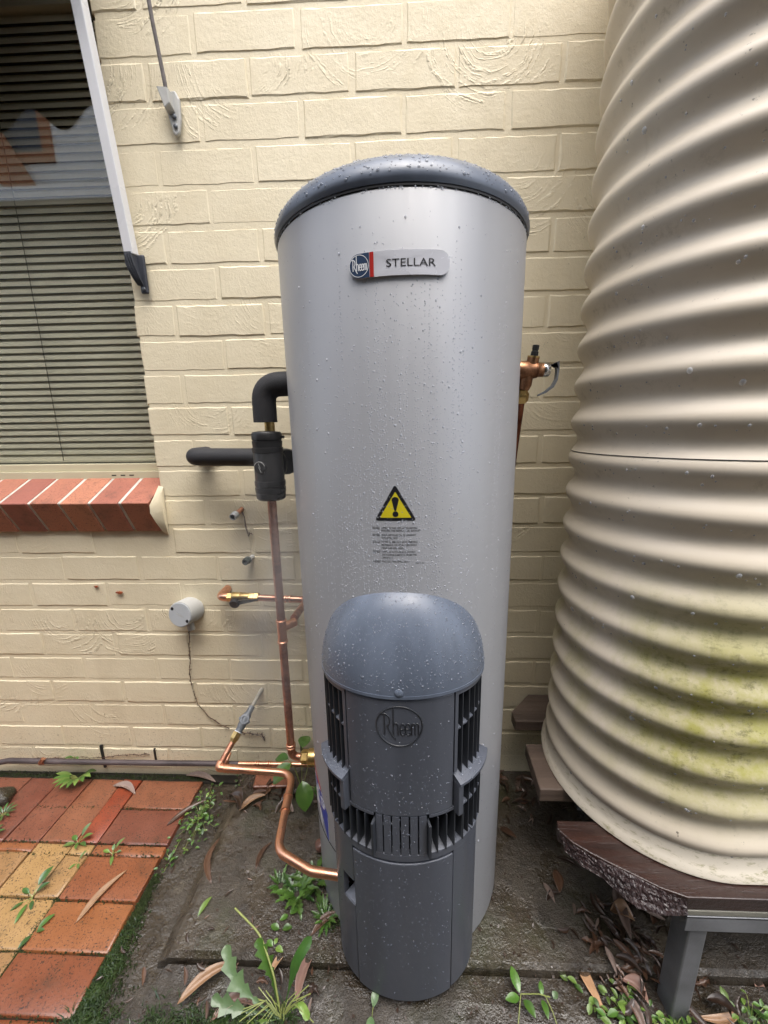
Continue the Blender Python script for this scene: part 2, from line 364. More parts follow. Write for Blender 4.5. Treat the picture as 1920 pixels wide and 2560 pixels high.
LF_BROWN = leafmat('wet_brown_leaf', (.085, .042, .025), (.13, .07, .042), (.02, .012, .01), .35, .4)
LF_DARK = leafmat('rotting_dark_leaf', (.035, .02, .014), (.06, .036, .024), (.01, .008, .006), .3, .5)
LF_GREY = leafmat('grey_brown_leaf', (.19, .135, .11), (.25, .185, .155), (.05, .03, .02))
G_MID = leafmat('green_weed_leaf', (.050, .125, .018), (.085, .17, .028), (.03, .08, .01), .35, .35)
G_LIGHT = leafmat('pale_green_leaf', (.12, .21, .035), (.17, .26, .055), (.09, .16, .03), .4, .3)
G_DARK = leafmat('dark_green_leaf', (.030, .085, .016), (.05, .12, .022), (.015, .04, .006), .32, .45)
G_GREY = leafmat('grey_green_leaf', (.10, .18, .07), (.15, .23, .10), (.07, .12, .05), .45, .3)
STEM_G = leafmat('weed_stem', (.22, .26, .075), (.28, .31, .10), (.12, .1, .03)).m
for _k in ('LF_TAN', 'LF_PINK', 'LF_BROWN', 'LF_DARK', 'LF_GREY', 'G_MID', 'G_LIGHT', 'G_DARK', 'G_GREY', 'MORTAR', 'SOIL'): globals()[_k] = globals()[_k].m
PR_BLACK = simple('black_print', (.012, .012, .016), .4, 0, 0, 50, 0).m
PR_YEL = simple('warning_yellow', (.62, .52, .02), .4, 0, .03, 50, 0).m
PR_NAVY = simple('badge_navy', (.035, .06, .115), .3, 0, .05, 50, 0).m
PR_RED = simple('badge_red', (.42, .03, .025), .3, 0, .05, 50, 0).m
PR_SIL = simple('badge_brushed_silver', (.62, .63, .68), .3, .1, .04, 50, 0).m
PR_WHITE = simple('print_white', (.75, .77, .8), .4, 0, 0, 50, 0).m
PR_BLUE = simple('sticker_blue', (.03, .055, .36), .35, 0, .05, 50, 0).m

# ================================================================== SETTING
g = MB().box(-30, 30, -30, 30, -.6, -.012).build('ground', GROUND); tag(g, kind='structure')
# concrete plinth the heater stands on, its left edge a worn chamfer
pl = MB(); pr = [(-.045, -.03), (-.075, -.012), (-.058, .022), (-.045, .03)]
pl.add([(-.085, 0, -.03), (-.085, -.478, -.03), (-.078, 0, .004), (-.078, -.478, .004), (-.05, 0, .028), (-.05, -.474, .028), (-.035, 0, .033), (-.035, -.470, .033),
        (1.9, 0, .033), (1.9, -.468, .033), (1.9, -.476, .026), (-.05, -.479, .024), (1.9, -.48, -.03), (1.9, 0, -.03)],
       [(0, 1, 3, 2), (2, 3, 5, 4), (4, 5, 7, 6), (6, 7, 9, 8), (7, 11, 10, 9), (5, 11, 7), (3, 11, 5), (11, 1, 12, 10), (1, 11, 3)])
tag(pl.build('concrete_plinth', CONCRETE), kind='structure')
fs = MB().add([(-.05, -.482, .010), (1.9, -.482, .010), (1.9, -.60, .014), (1.9, -2.2, .012), (-.12, -2.2, -.004), (-.10, -.60, -.004), (-.05, -.482, -.03), (1.9, -.482, -.03), (-.16, -.60, -.014), (-.18, -2.2, -.014)],
         [(0, 5, 2, 1), (5, 4, 3, 2), (0, 1, 7, 6), (5, 8, 9, 4), (0, 6, 8, 5)]).build('front_slab', GROUND); tag(fs, kind='structure')
SB = MB().box(-1.4, 1.5, -.030, -.002, -.3, -.004).build('soil_strip', SOIL); tag(SB, kind='structure')

# ---- brick paving: each paver a piece of the path
path = MB().box(-2.2, -.213, -3.2, -.024, -.06, -.009).build('brick_path', SOIL); tag(path, kind='structure')
def paver_mesh(w, d, mat, seed):
    q = random.Random(seed); b = MB(); c = .0024; j = lambda: q.uniform(-.0015, .0015)
    def ring(ins, z):
        pts = []
        for (sx, sy) in ((-1, -1), (0, -1), (1, -1), (1, 0), (1, 1), (0, 1), (-1, 1), (-1, 0)):
            pts.append((sx * (w / 2 - ins) + j(), sy * (d / 2 - ins) + j(), z + (j() * .5 if z > -.02 else 0)))
        return pts
    v = ring(0, -.05) + ring(0, -c) + ring(c * .9, -.0006) + ring(c * 2.5, 0) + [(0, 0, .0005)]
    f = [(r * 8 + k, r * 8 + (k + 1) % 8, r * 8 + 8 + (k + 1) % 8, r * 8 + 8 + k) for r in range(3) for k in range(8)] + [(24 + k, 24 + (k + 1) % 8, 32) for k in range(8)]
    b.add(v, f); return b.mesh('paver', mat, 50)
PV = []
for y0, y1, m in ((-.030, -.127, PAVER_RED), (-.131, -.231, PAVER_RED), (-.235, -.261, PAVER_ORANGE), (-.266, -.366, PAVER_ORANGE), (-.371, -.463, PAVER_ORANGE), (-.468, -.561, PAVER_ORANGE), (-.566, -.664, PAVER_ORANGE), (-.668, -.766, PAVER_RED), (-.77, -.868, PAVER_ORANGE)):
    PV.append((-.409, -.205, y1, y0, m))
PV.append((-.474, -.413, -.231, -.029, PAVER_BRIGHT))
x = -.478
while x > -2.0:
    PV.append((x - .104, x, -.231, -.029, PAVER_RED)); x -= .108
PV += [(-.474, -.413, -.261, -.235, PAVER_YELLOW), (-.474, -.413, -.362, -.265, PAVER_YELLOW), (-.580, -.478, -.362, -.235, PAVER_YELLOW)]
for k in range(12):
    x = -.584 - .108 * k; PV += [(x - .104, x, -.257, -.235, PAVER_ORANGE), (x - .104, x, -.362, -.261, PAVER_YELLOW)]
for r, y in enumerate((-.366, -.466, -.568, -.670, -.772)):
    x = -.413 if r % 2 == 0 else -.413
    first = .19 if r % 2 == 0 else .13
    while x > -2.0:
        PV.append((x - first, x, y - .097, y, PAVER_YELLOW if (r < 3 and x > -1.2) else PAVER_ORANGE)); x -= first + .004; first = .2
for i, (x0, x1, y0, y1, m) in enumerate(PV):
    me = paver_mesh(abs(x1 - x0) + .0005, abs(y1 - y0) + .0005, m, i)
    inst('paver', me, path, ((x0 + x1) / 2, (y0 + y1) / 2, rnd.uniform(-.0025, .0012)), (rnd.uniform(-.006, .006), rnd.uniform(-.006, .006), rnd.uniform(-.006, .006)))

# ---- house wall with a window opening
WX0, WX1, WZ0, WZ1 = -1.60, -.229, .90, 2.32      # opening
wall = empty('house_wall', 'cream painted brick house wall behind the water heater', 'wall')
mo = MB()
for a, b_, z0, z1 in ((-3.0, WX0 - .004, -.05, 3.1), (WX1 + .004, 3.2, -.05, 3.1), (WX0 - .004, WX1 + .004, -.05, WZ0), (WX0 - .004, WX1 + .004, WZ1, 3.1)):
    n = mo; n.box(a, b_, 0, .10, z0, z1)
mo.build('mortar', PAINT, wall)
def brick_mesh(w, seed, h=.076):
    """box brick with a worn, slightly wavy arris; front at y=-.007"""
    q = random.Random(seed); b = MB(); n = 8; j = lambda a: q.uniform(-a, a)
    def per(ins, y, a):
        P = []
        for k in range(n): P.append((-w / 2 + ins + (w - 2 * ins) * k / n, -h / 2 + ins))
        for k in range(2): P.append((w / 2 - ins, -h / 2 + ins + (h - 2 * ins) * k / 2))
        for k in range(n): P.append((w / 2 - ins - (w - 2 * ins) * k / n, h / 2 - ins))
        for k in range(2): P.append((-w / 2 + ins, h / 2 - ins - (h - 2 * ins) * k / 2))
        return [(x + j(a), y + j(a * .4), z + j(a)) for x, z in P]
    m = 2 * n + 4
    v = per(0, .02, .0004) + per(.0003, -.0050, .0015) + [(x, -.0070, z) for x, y, z in per(.0034, -.0072, .0014)]
    f = [(r * m + k, r * m + (k + 1) % m, (r + 1) * m + (k + 1) % m, (r + 1) * m + k) for r in range(2) for k in range(m)] + [tuple(2 * m + k for k in range(m))]
    b.add(v, f); return b.mesh('brick', PAINT, None)
BRK = [brick_mesh(.2305, 100 + k) for k in range(14)]
extra = MB(); nb = 0
def course_rows():
    for k in range(-8, 26):
        z0 = 2.085 - k * .086; yield k, z0, z0 + .076         # bricks sit on joint line k
for k, z0, z1 in course_rows():
    off = 0.0 if k % 2 else .12
    if k >= 12: off += .038 * min(1, (k - 11) / 5)
    h = .076
    if k == 25: continue
    i0 = -13
    for i in range(-13, 14):
        xa = i * .24 + off + .005; xb = xa + .23
        parts = [(xa, xb)]
        if z1 > WZ0 + .07 and z0 < WZ1 - .03:
            if xb <= WX0 or xa >= WX1: pass
            elif xa < WX1 < xb: parts = [(WX1 + rnd.uniform(-.002, .001), xb)]
            elif xa < WX0 < xb: parts = [(xa, WX0)]
            else: continue
        if z1 > WZ0 - .03 and z0 < WZ0 + .12 and xb > WX1 and xa < WX1 + .0: parts = [(WX1 + .004, xb)]
        for xa_, xb_ in parts:
            w = xb_ - xa_
            if w < .03: continue
            rz_ = rnd.uniform(-.0045, .0045); vis = -1.08 < xb_ and xa_ < 1.28 and -.0 < z0 < 2.30
            c = ((xa_ + xb_) / 2, 0, (z0 + z1) / 2)
            if vis:
                me = rnd.choice(BRK) if abs(w - .23) < .004 else brick_mesh(w, k * 100 + i)
                o = inst('brick', me, wall, (c[0] + rnd.uniform(-.003, .003), rnd.uniform(.0043, .0065), c[2] + rnd.uniform(-.0015, .0015)), (rnd.uniform(-.004, .004), rnd.uniform(-.004, .004), 0 if abs(w - .23) > .004 else rz_ * 0))
                if k % 2 == 0 or rnd.random() < .5: o.scale = (1, 1, 1)
                nb += 1
            else: extra.box(xa_, xb_, -.0068, .02, z0, z1)
tag(extra.build('brickwork', PAINT, wall), kind='stuff')
# open weep joints at the foot of the wall
for xw, z0, z1 in ((-.556, .022, .112), (.133, .06, .125), (.742, .028, .104), (-.372, .05, .10)):
    wd = .007 if xw != -.372 else .004
    MB().box(xw - wd / 2, xw + wd / 2, -.0078, -.0005, z0, z1).build('weep_slot', GAP, wall)

# ---- window
win = empty('window', 'cream framed window with closed venetian blind beside the heater', 'window', (-.229, 0, 1.0))
win.location = (0, 0, 0)
fr = MB(); fr.box(WX0, WX1, .055, .10, 1.010, 1.036).box(WX0, WX1, .062, .10, 1.036, 1.058).box(WX0, WX1, .055, .10, 2.26, 2.32)
fr.box(WX1 - .022, WX1, .057, .10, 1.058, 2.26).box(WX0, WX0 + .03, .057, .10, 1.058, 2.26)
fr.build('frame', CREAMAL, win, bevel=.0015)
for xs in (-.40, -.372, -.345): MB().box(xs - .007, xs + .007, .0545, .056, 1.0225, 1.0255).build('drain_slot', GAP, win)
MB().box(WX0 + .03, WX1 - .022, .073, .076, 1.058, 2.26).build('pane', GLASS, win)
ro = MB().box(WX0 - .1, WX1 + .1, .16, .6, .9, 2.45); ro.f = [q for q in ro.f if q != (0, 4, 5, 1)]
ro.m = ro.m[:len(ro.f)]; ro.build('dark_room', DARK, win)
MB().box(WX0, WX1, .101, .16, 2.27, 2.45).box(WX0, WX1, .101, .16, .9, 1.012).box(WX1 - .004, WX1 + .05, .101, .16, .9, 2.45).box(WX0 - .05, WX0 + .004, .101, .16, .9, 2.45).build('lining', CREAMAL, win)
blind = empty('venetian_blind', 'closed olive cream venetian blind hanging inside the window', 'blind', (-.9, .12, 1.06)); blind.location = (0, 0, 0)
sl = MB(); X0, X1 = WX0 + .034, WX1 - .027; prof = []
for k in range(5):
    t = -1 + k * .5; prof.append((t * .0118, .0014 * (1 - t * t)))
a = R(66); v = []
for xx in (X0, X1):
    for s_, b_ in prof: v.append((xx, -(s_ * cos(a) + b_ * sin(a)), -(s_ * sin(a)) + b_ * cos(a)))
sl.add(v, [(k, k + 1, 6 + k, 5 + k) for k in range(4)])
slm = sl.mesh('slat', SLAT, 179)
zz = 1.076; n_sl = 0
while zz < 2.19:
    inst('slat', slm, blind, (0, .122, zz), (rnd.uniform(-.02, .02), rnd.uniform(-.0006, .0006), 0)); zz += .0202; n_sl += 1
MB().box(X0, X1, .108, .136, 1.060, 1.066).build('bottom_rail', SLAT, blind)
MB().box(X0, X1, .105, .14, 2.20, 2.245).build('head_rail', SLAT, blind)
for xc in (-.285, -.60, -.95, -1.3):
    MB().tube([(xc, .1125, 1.06), (xc + .003, .112, 1.6), (xc, .1125, 2.2)], .0011, 6).build('cord', CORDM, blind)
# brick sill, bricks on edge sloping outwards
sill = empty('window_sill', 'sloping red brick window sill with pale joints', 'window sill', (0, 0, 0))
aS = R(27); ux = Vector((1, 0, 0)); us = Vector((0, -cos(aS), -sin(aS))); un = Vector((0, -sin(aS), cos(aS)))
back = Vector((0, .052, 1.017))
def sill_brick(x0, x1, s0=0., s1=.126, dep=.105, name='brick', mat=SILL_BRICK, sink=0.):
    b = MB(); c = back + us * ((s0 + s1) / 2) - un * (dep / 2 + sink) + ux * ((x0 + x1) / 2)
    b.obox(c, ux, us, un, (x1 - x0) / 2, (s1 - s0) / 2, dep / 2); return b.build(name, mat, sill, bevel=.003)
xe = -.2305
for i in range(16):
    x1 = xe - i * .0873; o = sill_brick(x1 - .0775 + rnd.uniform(-.001, .001), x1, 0, .126 + rnd.uniform(-.0015, .0015))
sill_brick(-1.63, xe - .004, .0, .1225, .100, 'mortar', MORTAR, .0025)
# rough rendered end where the sill dies into the wall
e = MB(); v = []
for i, (yy, z) in enumerate(((-.004, 1.0), (-.03, .975), (-.056, .953), (-.058, .93), (-.04, .90), (-.016, .868), (-.003, .855))):
    v += [(-.2285, yy, z), (-.2285 + .016 - (abs(i - 3) * .002) + rnd.uniform(-.003, .003), yy * .55 - .001, z - .004)]
n = len(v) // 2
e.add(v + [(-.2285, .02, .93), (-.2, .02, .93)], [(2 * i, 2 * i + 1, 2 * i + 3, 2 * i + 2) for i in range(n - 1)] + [tuple(range(0, 2 * n, 2)), tuple(range(1, 2 * n, 2))])
e.build('render_end', PAINT, sill, smooth=60)

# ---- awning over the window: arm, bar, valance and canvas
aw = empty('window_awning', 'white square awning arm rising from a charcoal wall bracket beside the window', 'awning', (0, 0, 0))
P0, P1 = Vector((-.2035, -.020, 1.585)), Vector((-.2035, -.1405, 2.50)); d = (P1 - P0).normalized()
sx = Vector((1, 0, 0)); sy = d.cross(sx)
MB().obox((P0 + P1) / 2, sx, sy, d, .0115, .0125, (P1 - P0).length / 2).build('arm', WHITE, aw, bevel=.002)
bk = MB(); bk.box(-.196, -.176, -.016, -.008, 1.498, 1.588).build('wall_bracket', DKGREY, aw, bevel=.004)
cl = MB()
pf = [(-.214, 1.588, .034), (-.197, 1.588, .034), (-.214, 1.56, .034), (-.196, 1.558, .030), (-.207, 1.535, .028), (-.192, 1.532, .024), (-.199, 1.516, .02), (-.187, 1.516, .016)]
v = [];
for x_, z_, y_ in pf: v += [(x_, -y_, z_), (x_ + .004, -.012, z_)]
f = []
for r in range(3):
    A, B, D, E_ = 4 * r, 4 * r + 2, 4 * r + 4, 4 * r + 6
    f += [(A, B, E_, D), (A, D, D + 1, A + 1), (B, B + 1, E_ + 1, E_)]
f += [(0, 1, 3, 2), (12, 14, 15, 13)]
cl.add(v, f).build('knuckle', DKGREY, aw, smooth=40)
for k, xo in enumerate((.0, .006, .012)):
    MB().tube([(-.209 + xo, -.036, 1.583), (-.204 + xo, -.034, 1.556), (-.196 + xo * .7, -.029, 1.532), (-.189 + xo * .4, -.02, 1.515)], .0018, 6).build('rib', DKGREY, aw, smooth=60)
MB().lathe((-.186, -.016, 1.509), (0, -1, 0), [(0, .0045), (.002, .0045), (.003, .003)], 12).build('screw', ZINC, aw, smooth=40)
MB().tube([(-1.75, -.1405, 2.51), (-.19, -.1405, 2.51)], .014, 14).build('front_bar', WHITE, aw, smooth=50)
va_ = MB(); v = []; f = []; N = 150
for i in range(N + 1):
    xx = -1.74 + (1.56) * i / N; zb = 2.094 + .030 * sin(2 * pi * (xx + .512) / .20)
    v += [(xx, -.150, 2.505), (xx, -.150 + .002 * sin(xx * 40), zb), (xx, -.153, 2.505), (xx, -.153 + .002 * sin(xx * 40), zb)]
for i in range(N):
    b = 4 * i; f += [(b, b + 4, b + 5, b + 1), (b + 2, b + 3, b + 7, b + 6), (b + 1, b + 5, b + 7, b + 3)]
va_.add(v, f).build('valance', CANVAS, aw, smooth=60)
cv = MB(); cv.add([(-1.74, -.152, 2.52), (-.18, -.152, 2.52), (-.18, 0, 2.86), (-1.74, 0, 2.86), (-1.74, -.152, 2.517), (-.18, -.152, 2.517), (-.18, 0, 2.857), (-1.74, 0, 2.857)], [(0, 1, 2, 3), (4, 7, 6, 5), (0, 4, 5, 1), (1, 5, 6, 2), (0, 3, 7, 4)])
cv.build('canvas', CANVAS, aw)
# awning cord with its cleat on the wall
cd = empty('awning_cord', 'grey weathered cord running down to a white cleat on the cream wall', 'cord', (-.065, 0, 1.88)); cd.location = (0, 0, 0)
pts = [Vector((-.066, -.022, 1.895)).lerp(Vector((-.076, -.135, 2.50)), i / 14) for i in range(15)]
pts = [p + Vector((rnd.uniform(-.0008, .0008), 0, 0)) for p in pts]
MB().tube(pts, .0042, 8, True, [.0042 * rnd.uniform(.8, 1.15) for _ in pts]).build('cord', CORDG, cd, smooth=80)
ct = MB(); ct.prism([(-.020, .045), (.006, .047), (.014, .03), (.012, -.01), (.006, -.036), (-.002, -.042), (-.009, -.036), (-.02, .012)], 0, .009)
o = ct.build('cleat', PVC, cd, bevel=.003); o.matrix_local = Matrix.Translation((-.057, -.006, 1.877)) @ Matrix.Rotation(R(90), 4, 'X')
ct = MB(); ct.add([(-.083, -.036, 1.918), (-.058, -.036, 1.915), (-.057, -.034, 1.888), (-.07, -.034, 1.878), (-.082, -.014, 1.918), (-.056, -.014, 1.915), (-.055, -.014, 1.88), (-.072, -.014, 1.875)],
    [(3, 2, 6, 7), (0, 3, 7, 4), (1, 5, 6, 2), (4, 7, 6, 5), (0, 1, 2, 3)])
ct.build('hook', PVC, cd, bevel=.002)
for zc in (1.872, 1.853): MB().lathe((-.0575, -.016, zc), (0, -1, 0), [(0, .005), (.002, .005), (.0032, .0032)], 12).build('screw', ZINC, cd, smooth=40)

# ---- neighbouring house across the passage (seen mirrored in the glass)
nh = empty('neighbour_house', 'pale neighbouring house across the passage with terracotta gable roof', 'house', (0, -2.45, 0)); nh.location = (0, 0, 0)
NB_WALL = simple('neighbour_dark_brick', (.085, .075, .058), .85, 0, .2, 20, .4, kind='World').m
NB_TILE = simple('terracotta_roof_tile', (.36, .13, .05), .7, 0, .2, 15, .4, kind='World').m
NB_BOARD = simple('pale_grey_weatherboard', (.78, .78, .78), .6, 0, .05, 15, .2, kind='World').m
MB().box(-7, 2.2, -2.65, -2.45, -.05, 3.06).build('wall', NB_WALL, nh)
MB().box(-7.1, 2.3, -2.45, -2.33, 3.04, 3.14).build('gutter', WHITE, nh)
ub = MB()
for k in range(14): ub.box(-7, 2.2, -3.02 - .004 * (k % 2), -2.9, 3.0 + k * .16, 3.155 + k * .16)
ub.build('weatherboards', NB_BOARD, nh)
MB().box(-3.9, -2.84, -2.915, -2.885, 3.72, 4.4).build('window', DKGREY, nh)
MB().box(-2.84, -2.74, -2.92, -2.88, 3.64, 4.45).box(-3.9, -2.84, -2.92, -2.88, 3.64, 3.72).build('window_frame', NB_TILE, nh)
gb = MB(); R0 = [(-4.6, 4.55), (-3.2, 3.92), (-2.93, 3.42), (-2.95, 3.15), (-3.08, 3.15), (-3.09, 3.30), (-3.4, 3.58), (-4.6, 4.1)]
n = len(R0); gb.add([(x, -2.86, z) for x, z in R0] + [(x, -2.80, z) for x, z in R0], [tuple(range(n)), tuple(range(2 * n - 1, n - 1, -1))] + [(k, (k + 1) % n, n + (k + 1) % n, n + k) for k in range(n)])
gb.build('barge_board', NB_TILE, nh)

# ================================================================== WATER HEATER
HB = Vector((.4794, -.2492, .034))
heater = empty('water_heater', 'tall silver cylindrical gas water heater with slate domed lid and burner cover', 'water heater', HB, rot=(0, -.0085, 0))
RR, ZS = .2285, 1.4365
tb = MB(); seg = 128; v = []; f = []; prof = [(0.0, RR - .003), (.004, RR), (ZS - .004, RR), (ZS + .003, RR - .004)]
for z, r in prof:
    for k in range(seg): a = 2 * pi * k / seg; v.append((r * cos(a), r * sin(a), z))
for i in range(3):
    for k in range(seg): f.append((i * seg + k, i * seg + (k + 1) % seg, (i + 1) * seg + (k + 1) % seg, (i + 1) * seg + k))
f += [tuple(range(seg - 1, -1, -1)), tuple(3 * seg + k for k in range(seg))]
tb.add(v, f).build('tank_body', SILVER, heater, smooth=35)
MB().lathe((0, 0, ZS - .001), (0, 0, 1), [(0, RR - .006), (.001, RR + .0003), (.004, RR + .0003), (.005, RR - .006)], 128).build('seam_ring', GAP, heater, smooth=40)
prof = [(-.002, RR - .003), (-.002, RR + .0012), (.003, RR + .0034), (.006, RR + .0042)]
for k in range(1, 23):
    t = k / 22 * pi / 2; prof.append((.006 + .060 * sin(t), max((RR + .0042) * cos(t) ** .52, .0005)))
MB().lathe((0, 0, ZS + .0055), (0, 0, 1), prof, 128).build('lid', LID_P, heater, smooth=50)
# lap seam low on the tank side
MB().tube([((RR + .0003) * sin(R(t)), -(RR + .0003) * cos(R(t)), .215 - (t + 75) * .0002) for t in range(-110, -30, 4)], .0011, 6).build('side_seam', GAP, heater)

def tk(a, z, off=0.):          # point on the tank, a in degrees from the front (+ right)
    return ((RR + off) * sin(R(a)), -(RR + off) * cos(R(a)), z)
def tpatch(poly, off0, off1):
    """closed polygon of (angle, z) given thickness on the tank; finely split outline"""
    b = MB(); n = len(poly); c = (sum(p[0] for p in poly) / n, sum(p[1] for p in poly) / n)
    rings = [1, .66, .33]; v = []
    for s_ in rings: v += [tk(c[0] + (p[0] - c[0]) * s_, c[1] + (p[1] - c[1]) * s_, off1) for p in poly]
    v.append(tk(c[0], c[1], off1)); v += [tk(p[0], p[1], off0) for p in poly]
    f = [(r * n + k, r * n + (k + 1) % n, (r + 1) * n + (k + 1) % n, (r + 1) * n + k) for r in range(2) for k in range(n)]
    f += [(2 * n + k, 2 * n + (k + 1) % n, 3 * n) for k in range(n)] + [(3 * n + 1 + k, 3 * n + 1 + (k + 1) % n, (k + 1) % n, k) for k in range(n)]
    return b.add(v, f)
def tstroke(pts, w, off, conv=tk):
    """a flat printed stroke along (angle, z) points on the tank"""
    P = [Vector((p[0] * RR * pi / 180, p[1])) for p in pts]; v = []; f = []
    for i, p in enumerate(P):
        t = (P[min(i + 1, len(P) - 1)] - P[max(i - 1, 0)]).normalized(); nn = Vector((-t.y, t.x)) * w / 2
        for q in (p + nn, p - nn): v.append(conv(q.x / RR * 180 / pi, q.y, off))
    for i in range(len(P) - 1): f.append((2 * i, 2 * i + 1, 2 * i + 3, 2 * i + 2))
    return v, f
DEG = 180 / pi / RR            # metres of arc to degrees on the tank
def stadium_poly(a0, a1, z, h, left_r, right_r):
    """rounded badge outline (angles, heights), corners sampled"""
    P = []; hw = h / 2
    for k in range(13):
        t = -pi / 2 + pi * k / 12; P.append((a1 - right_r * DEG + right_r * DEG * cos(t), z + (hw) * sin(t)))
    m = 10
    for k in range(1, m): P.append((a1 - right_r * DEG + (a0 + left_r * DEG - a1 + right_r * DEG) * k / m, z + hw))
    for k in range(13):
        t = pi / 2 + pi * k / 12; P.append((a0 + left_r * DEG + left_r * DEG * cos(t), z + hw * sin(t)))
    for k in range(1, m): P.append((a0 + left_r * DEG + (a1 - right_r * DEG - a0 - left_r * DEG) * k / m, z - hw))
    return P
BZ = 1.3425
badge = tpatch(stadium_poly(-19.0, 16.8, BZ, .0315, .0150, .0135), .0, .0035).build('badge', PR_SIL, heater, smooth=40)
nv = [p for p in stadium_poly(-18.9, 16.7, BZ, .0311, .0150, .0135) if p[0] < -11.6]
nv = [(-11.5, BZ + .01555)] + sorted([p for p in nv if p[1] > BZ], key=lambda p: -p[0]) + sorted([p for p in nv if p[1] <= BZ], key=lambda p: p[0]) + [(-11.5, BZ - .01555)]
tpatch(nv, .0034, .0039).build('emblem_panel', PR_NAVY, badge).parent = badge
tpatch([(-11.3, BZ + .0157), (-11.3, BZ), (-11.3, BZ - .0157), (-9.9, BZ - .0157), (-9.9, BZ), (-9.9, BZ + .0157)], .0034, .0041).build('stripe', PR_RED, badge)
LOGO = [[(-.67, .60), (-.67, -.44)],
        [(-.82, .56), (-.72, .63), (-.6, .60), (-.5, .52), (-.43, .40), (-.42, .25), (-.46, .10), (-.55, .0), (-.45, -.22), (-.32, -.45), (-.17, -.68)],
        [(-.26, .97), (-.26, -.44)], [(-.26, .05), (-.2, .16), (-.12, .18), (-.06, .12), (-.05, 0), (-.05, -.44)]]
for ex in (.165, .41):
    LOGO.append([(ex - .10, -.13), (ex + .10, -.13), (ex + .09, .05), (ex + .03, .15), (ex - .04, .14), (ex - .10, .02), (ex - .11, -.15), (ex - .09, -.34), (ex - .02, -.43), (ex + .06, -.42), (ex + .11, -.33)])
LOGO += [[(.58, .15), (.58, -.44)], [(.58, .05), (.63, .14), (.69, .14), (.73, .05), (.73, -.44)], [(.73, .05), (.78, .14), (.84, .14), (.88, .05), (.88, -.44)]]
em = MB(); cA = -15.25; rA = .0139
for st in LOGO:
    em.add(*tstroke([(cA + u * rA * .93 * DEG, BZ + v_ * rA) for u, v_ in st], .0012, .0042))
em.build('logo_script', PR_WHITE, badge)
ri = MB(); ri.add(*tstroke([(cA + rA * cos(2 * pi * k / 48) * DEG, BZ + rA * sin(2 * pi * k / 48)) for k in range(49)], .0008, .0042)); ri.build('logo_ring', PR_WHITE, badge)
def text_mesh(body, size, xs=1.0, bold=0.):
    cu = bpy.data.curves.new('t', 'FONT'); cu.body = body; cu.size = size; cu.offset = bold; cu.resolution_u = 3
    o = bpy.data.objects.new('t', cu); C.objects.link(o); dg = bpy.context.evaluated_depsgraph_get()
    me = o.evaluated_get(dg).to_mesh(); v = [(p.co.x * xs, p.co.y) for p in me.vertices]; f = [tuple(p.vertices) for p in me.polygons]
    bpy.data.objects.remove(o); bpy.data.curves.remove(cu); return v, f
def ttext(body, a0, z, size, off, xs=1.0, bold=0., width=None):
    v, f = text_mesh(body, size, xs, bold)
    if width:
        w = max(p[0] for p in v); v = [(p[0] * width / w, p[1]) for p in v]
    return [tk(a0 + p[0] * DEG, z + p[1], off) for p in v], f
tx = MB(); tx.add(*ttext('STELLAR', -5.7, BZ - .0049, .0142, .0039, 1.2, .0, .0690)); tx.build('lettering', PR_BLACK, badge)

# warning print
WZ = -.0005
def tri(c, a0, a1, z0, z1, rr_):
    P = [(a0, z0), (a1, z0), ((a0 + a1) / 2, z1)]; out = []
    V = [Vector((p[0] / DEG, p[1])) for p in P]
    for i in range(3):
        p, q, n_ = V[i - 1], V[i], V[(i + 1) % 3]; u = (p - q).normalized(); w = (n_ - q).normalized()
        for k in range(6):
            t = k / 5; pt = (1 - t) ** 2 * (q + u * rr_) + 2 * t * (1 - t) * q + t * t * (q + w * rr_); out.append((pt.x * DEG, pt.y))
        for k in range(1, 6): pt = q + w * rr_ + (n_ - w.normalized() * 0 - q - w * rr_) * (k / 6 * (1 - rr_ / (n_ - q).length)); out.append((pt.x * DEG, pt.y))
    return out
DZ = 1.0                           # sticker heights are measured from the tank base
tpatch(tri(0, -12.3, 4.6, .9735, 1.0325, .006), .0001, .0004).build('warning_triangle', PR_BLACK, heater)
wt = heater.children[-1]
tpatch(tri(0, -10.1, 2.5, .9785, 1.0205, .001), .0004, .0007).build('warning_field', PR_YEL, wt)
ex = MB(); ex.add([tk(-3.85 + x_ * DEG, z_, .0009) for x_, z_ in [(-.0058 * cos(t), 1.0075 + .0048 * sin(t)) for t in [pi * k / 10 for k in range(11)]] + [(.0016, .9905), (0, .9893), (-.0016, .9905)]], [tuple(range(14))])
ex.add([tk(-3.8 + .0048 * cos(2 * pi * k / 16) * DEG, .9845 + .0048 * sin(2 * pi * k / 16), .0009) for k in range(16)], [tuple(range(16))])
ex.build('exclamation_mark', PR_BLACK, wt)
LN = [(.9605, 'OPERATE THIS APPLIANCE BEFORE', 1, .0585), (.9560, 'READING THE INSTRUCTION BOOKLET', 0, .0635), (.9488, 'PLACE ARTICLES ON OR AGAINST', 1, .0560), (.9438, 'THIS APPLIANCE', 0, .0265),
      (.9372, 'STORE CHEMICALS OR FLAMMABLE', 1, .0585), (.9320, 'MATERIALS, OR SPRAY AEROSOLS', 0, .0570), (.9268, 'NEAR THIS APPLIANCE', 0, .0365), (.9202, 'OPERATE WITH PANELS, COVERS', 1, .0550), (.9152, 'OR GUARDS REMOVED FROM THIS', 0, .0575), (.9100, 'APPLIANCE', 0, .0175), (.9035, 'ENCLOSE THIS APPLIANCE', 1, .0435)]
wp = MB()
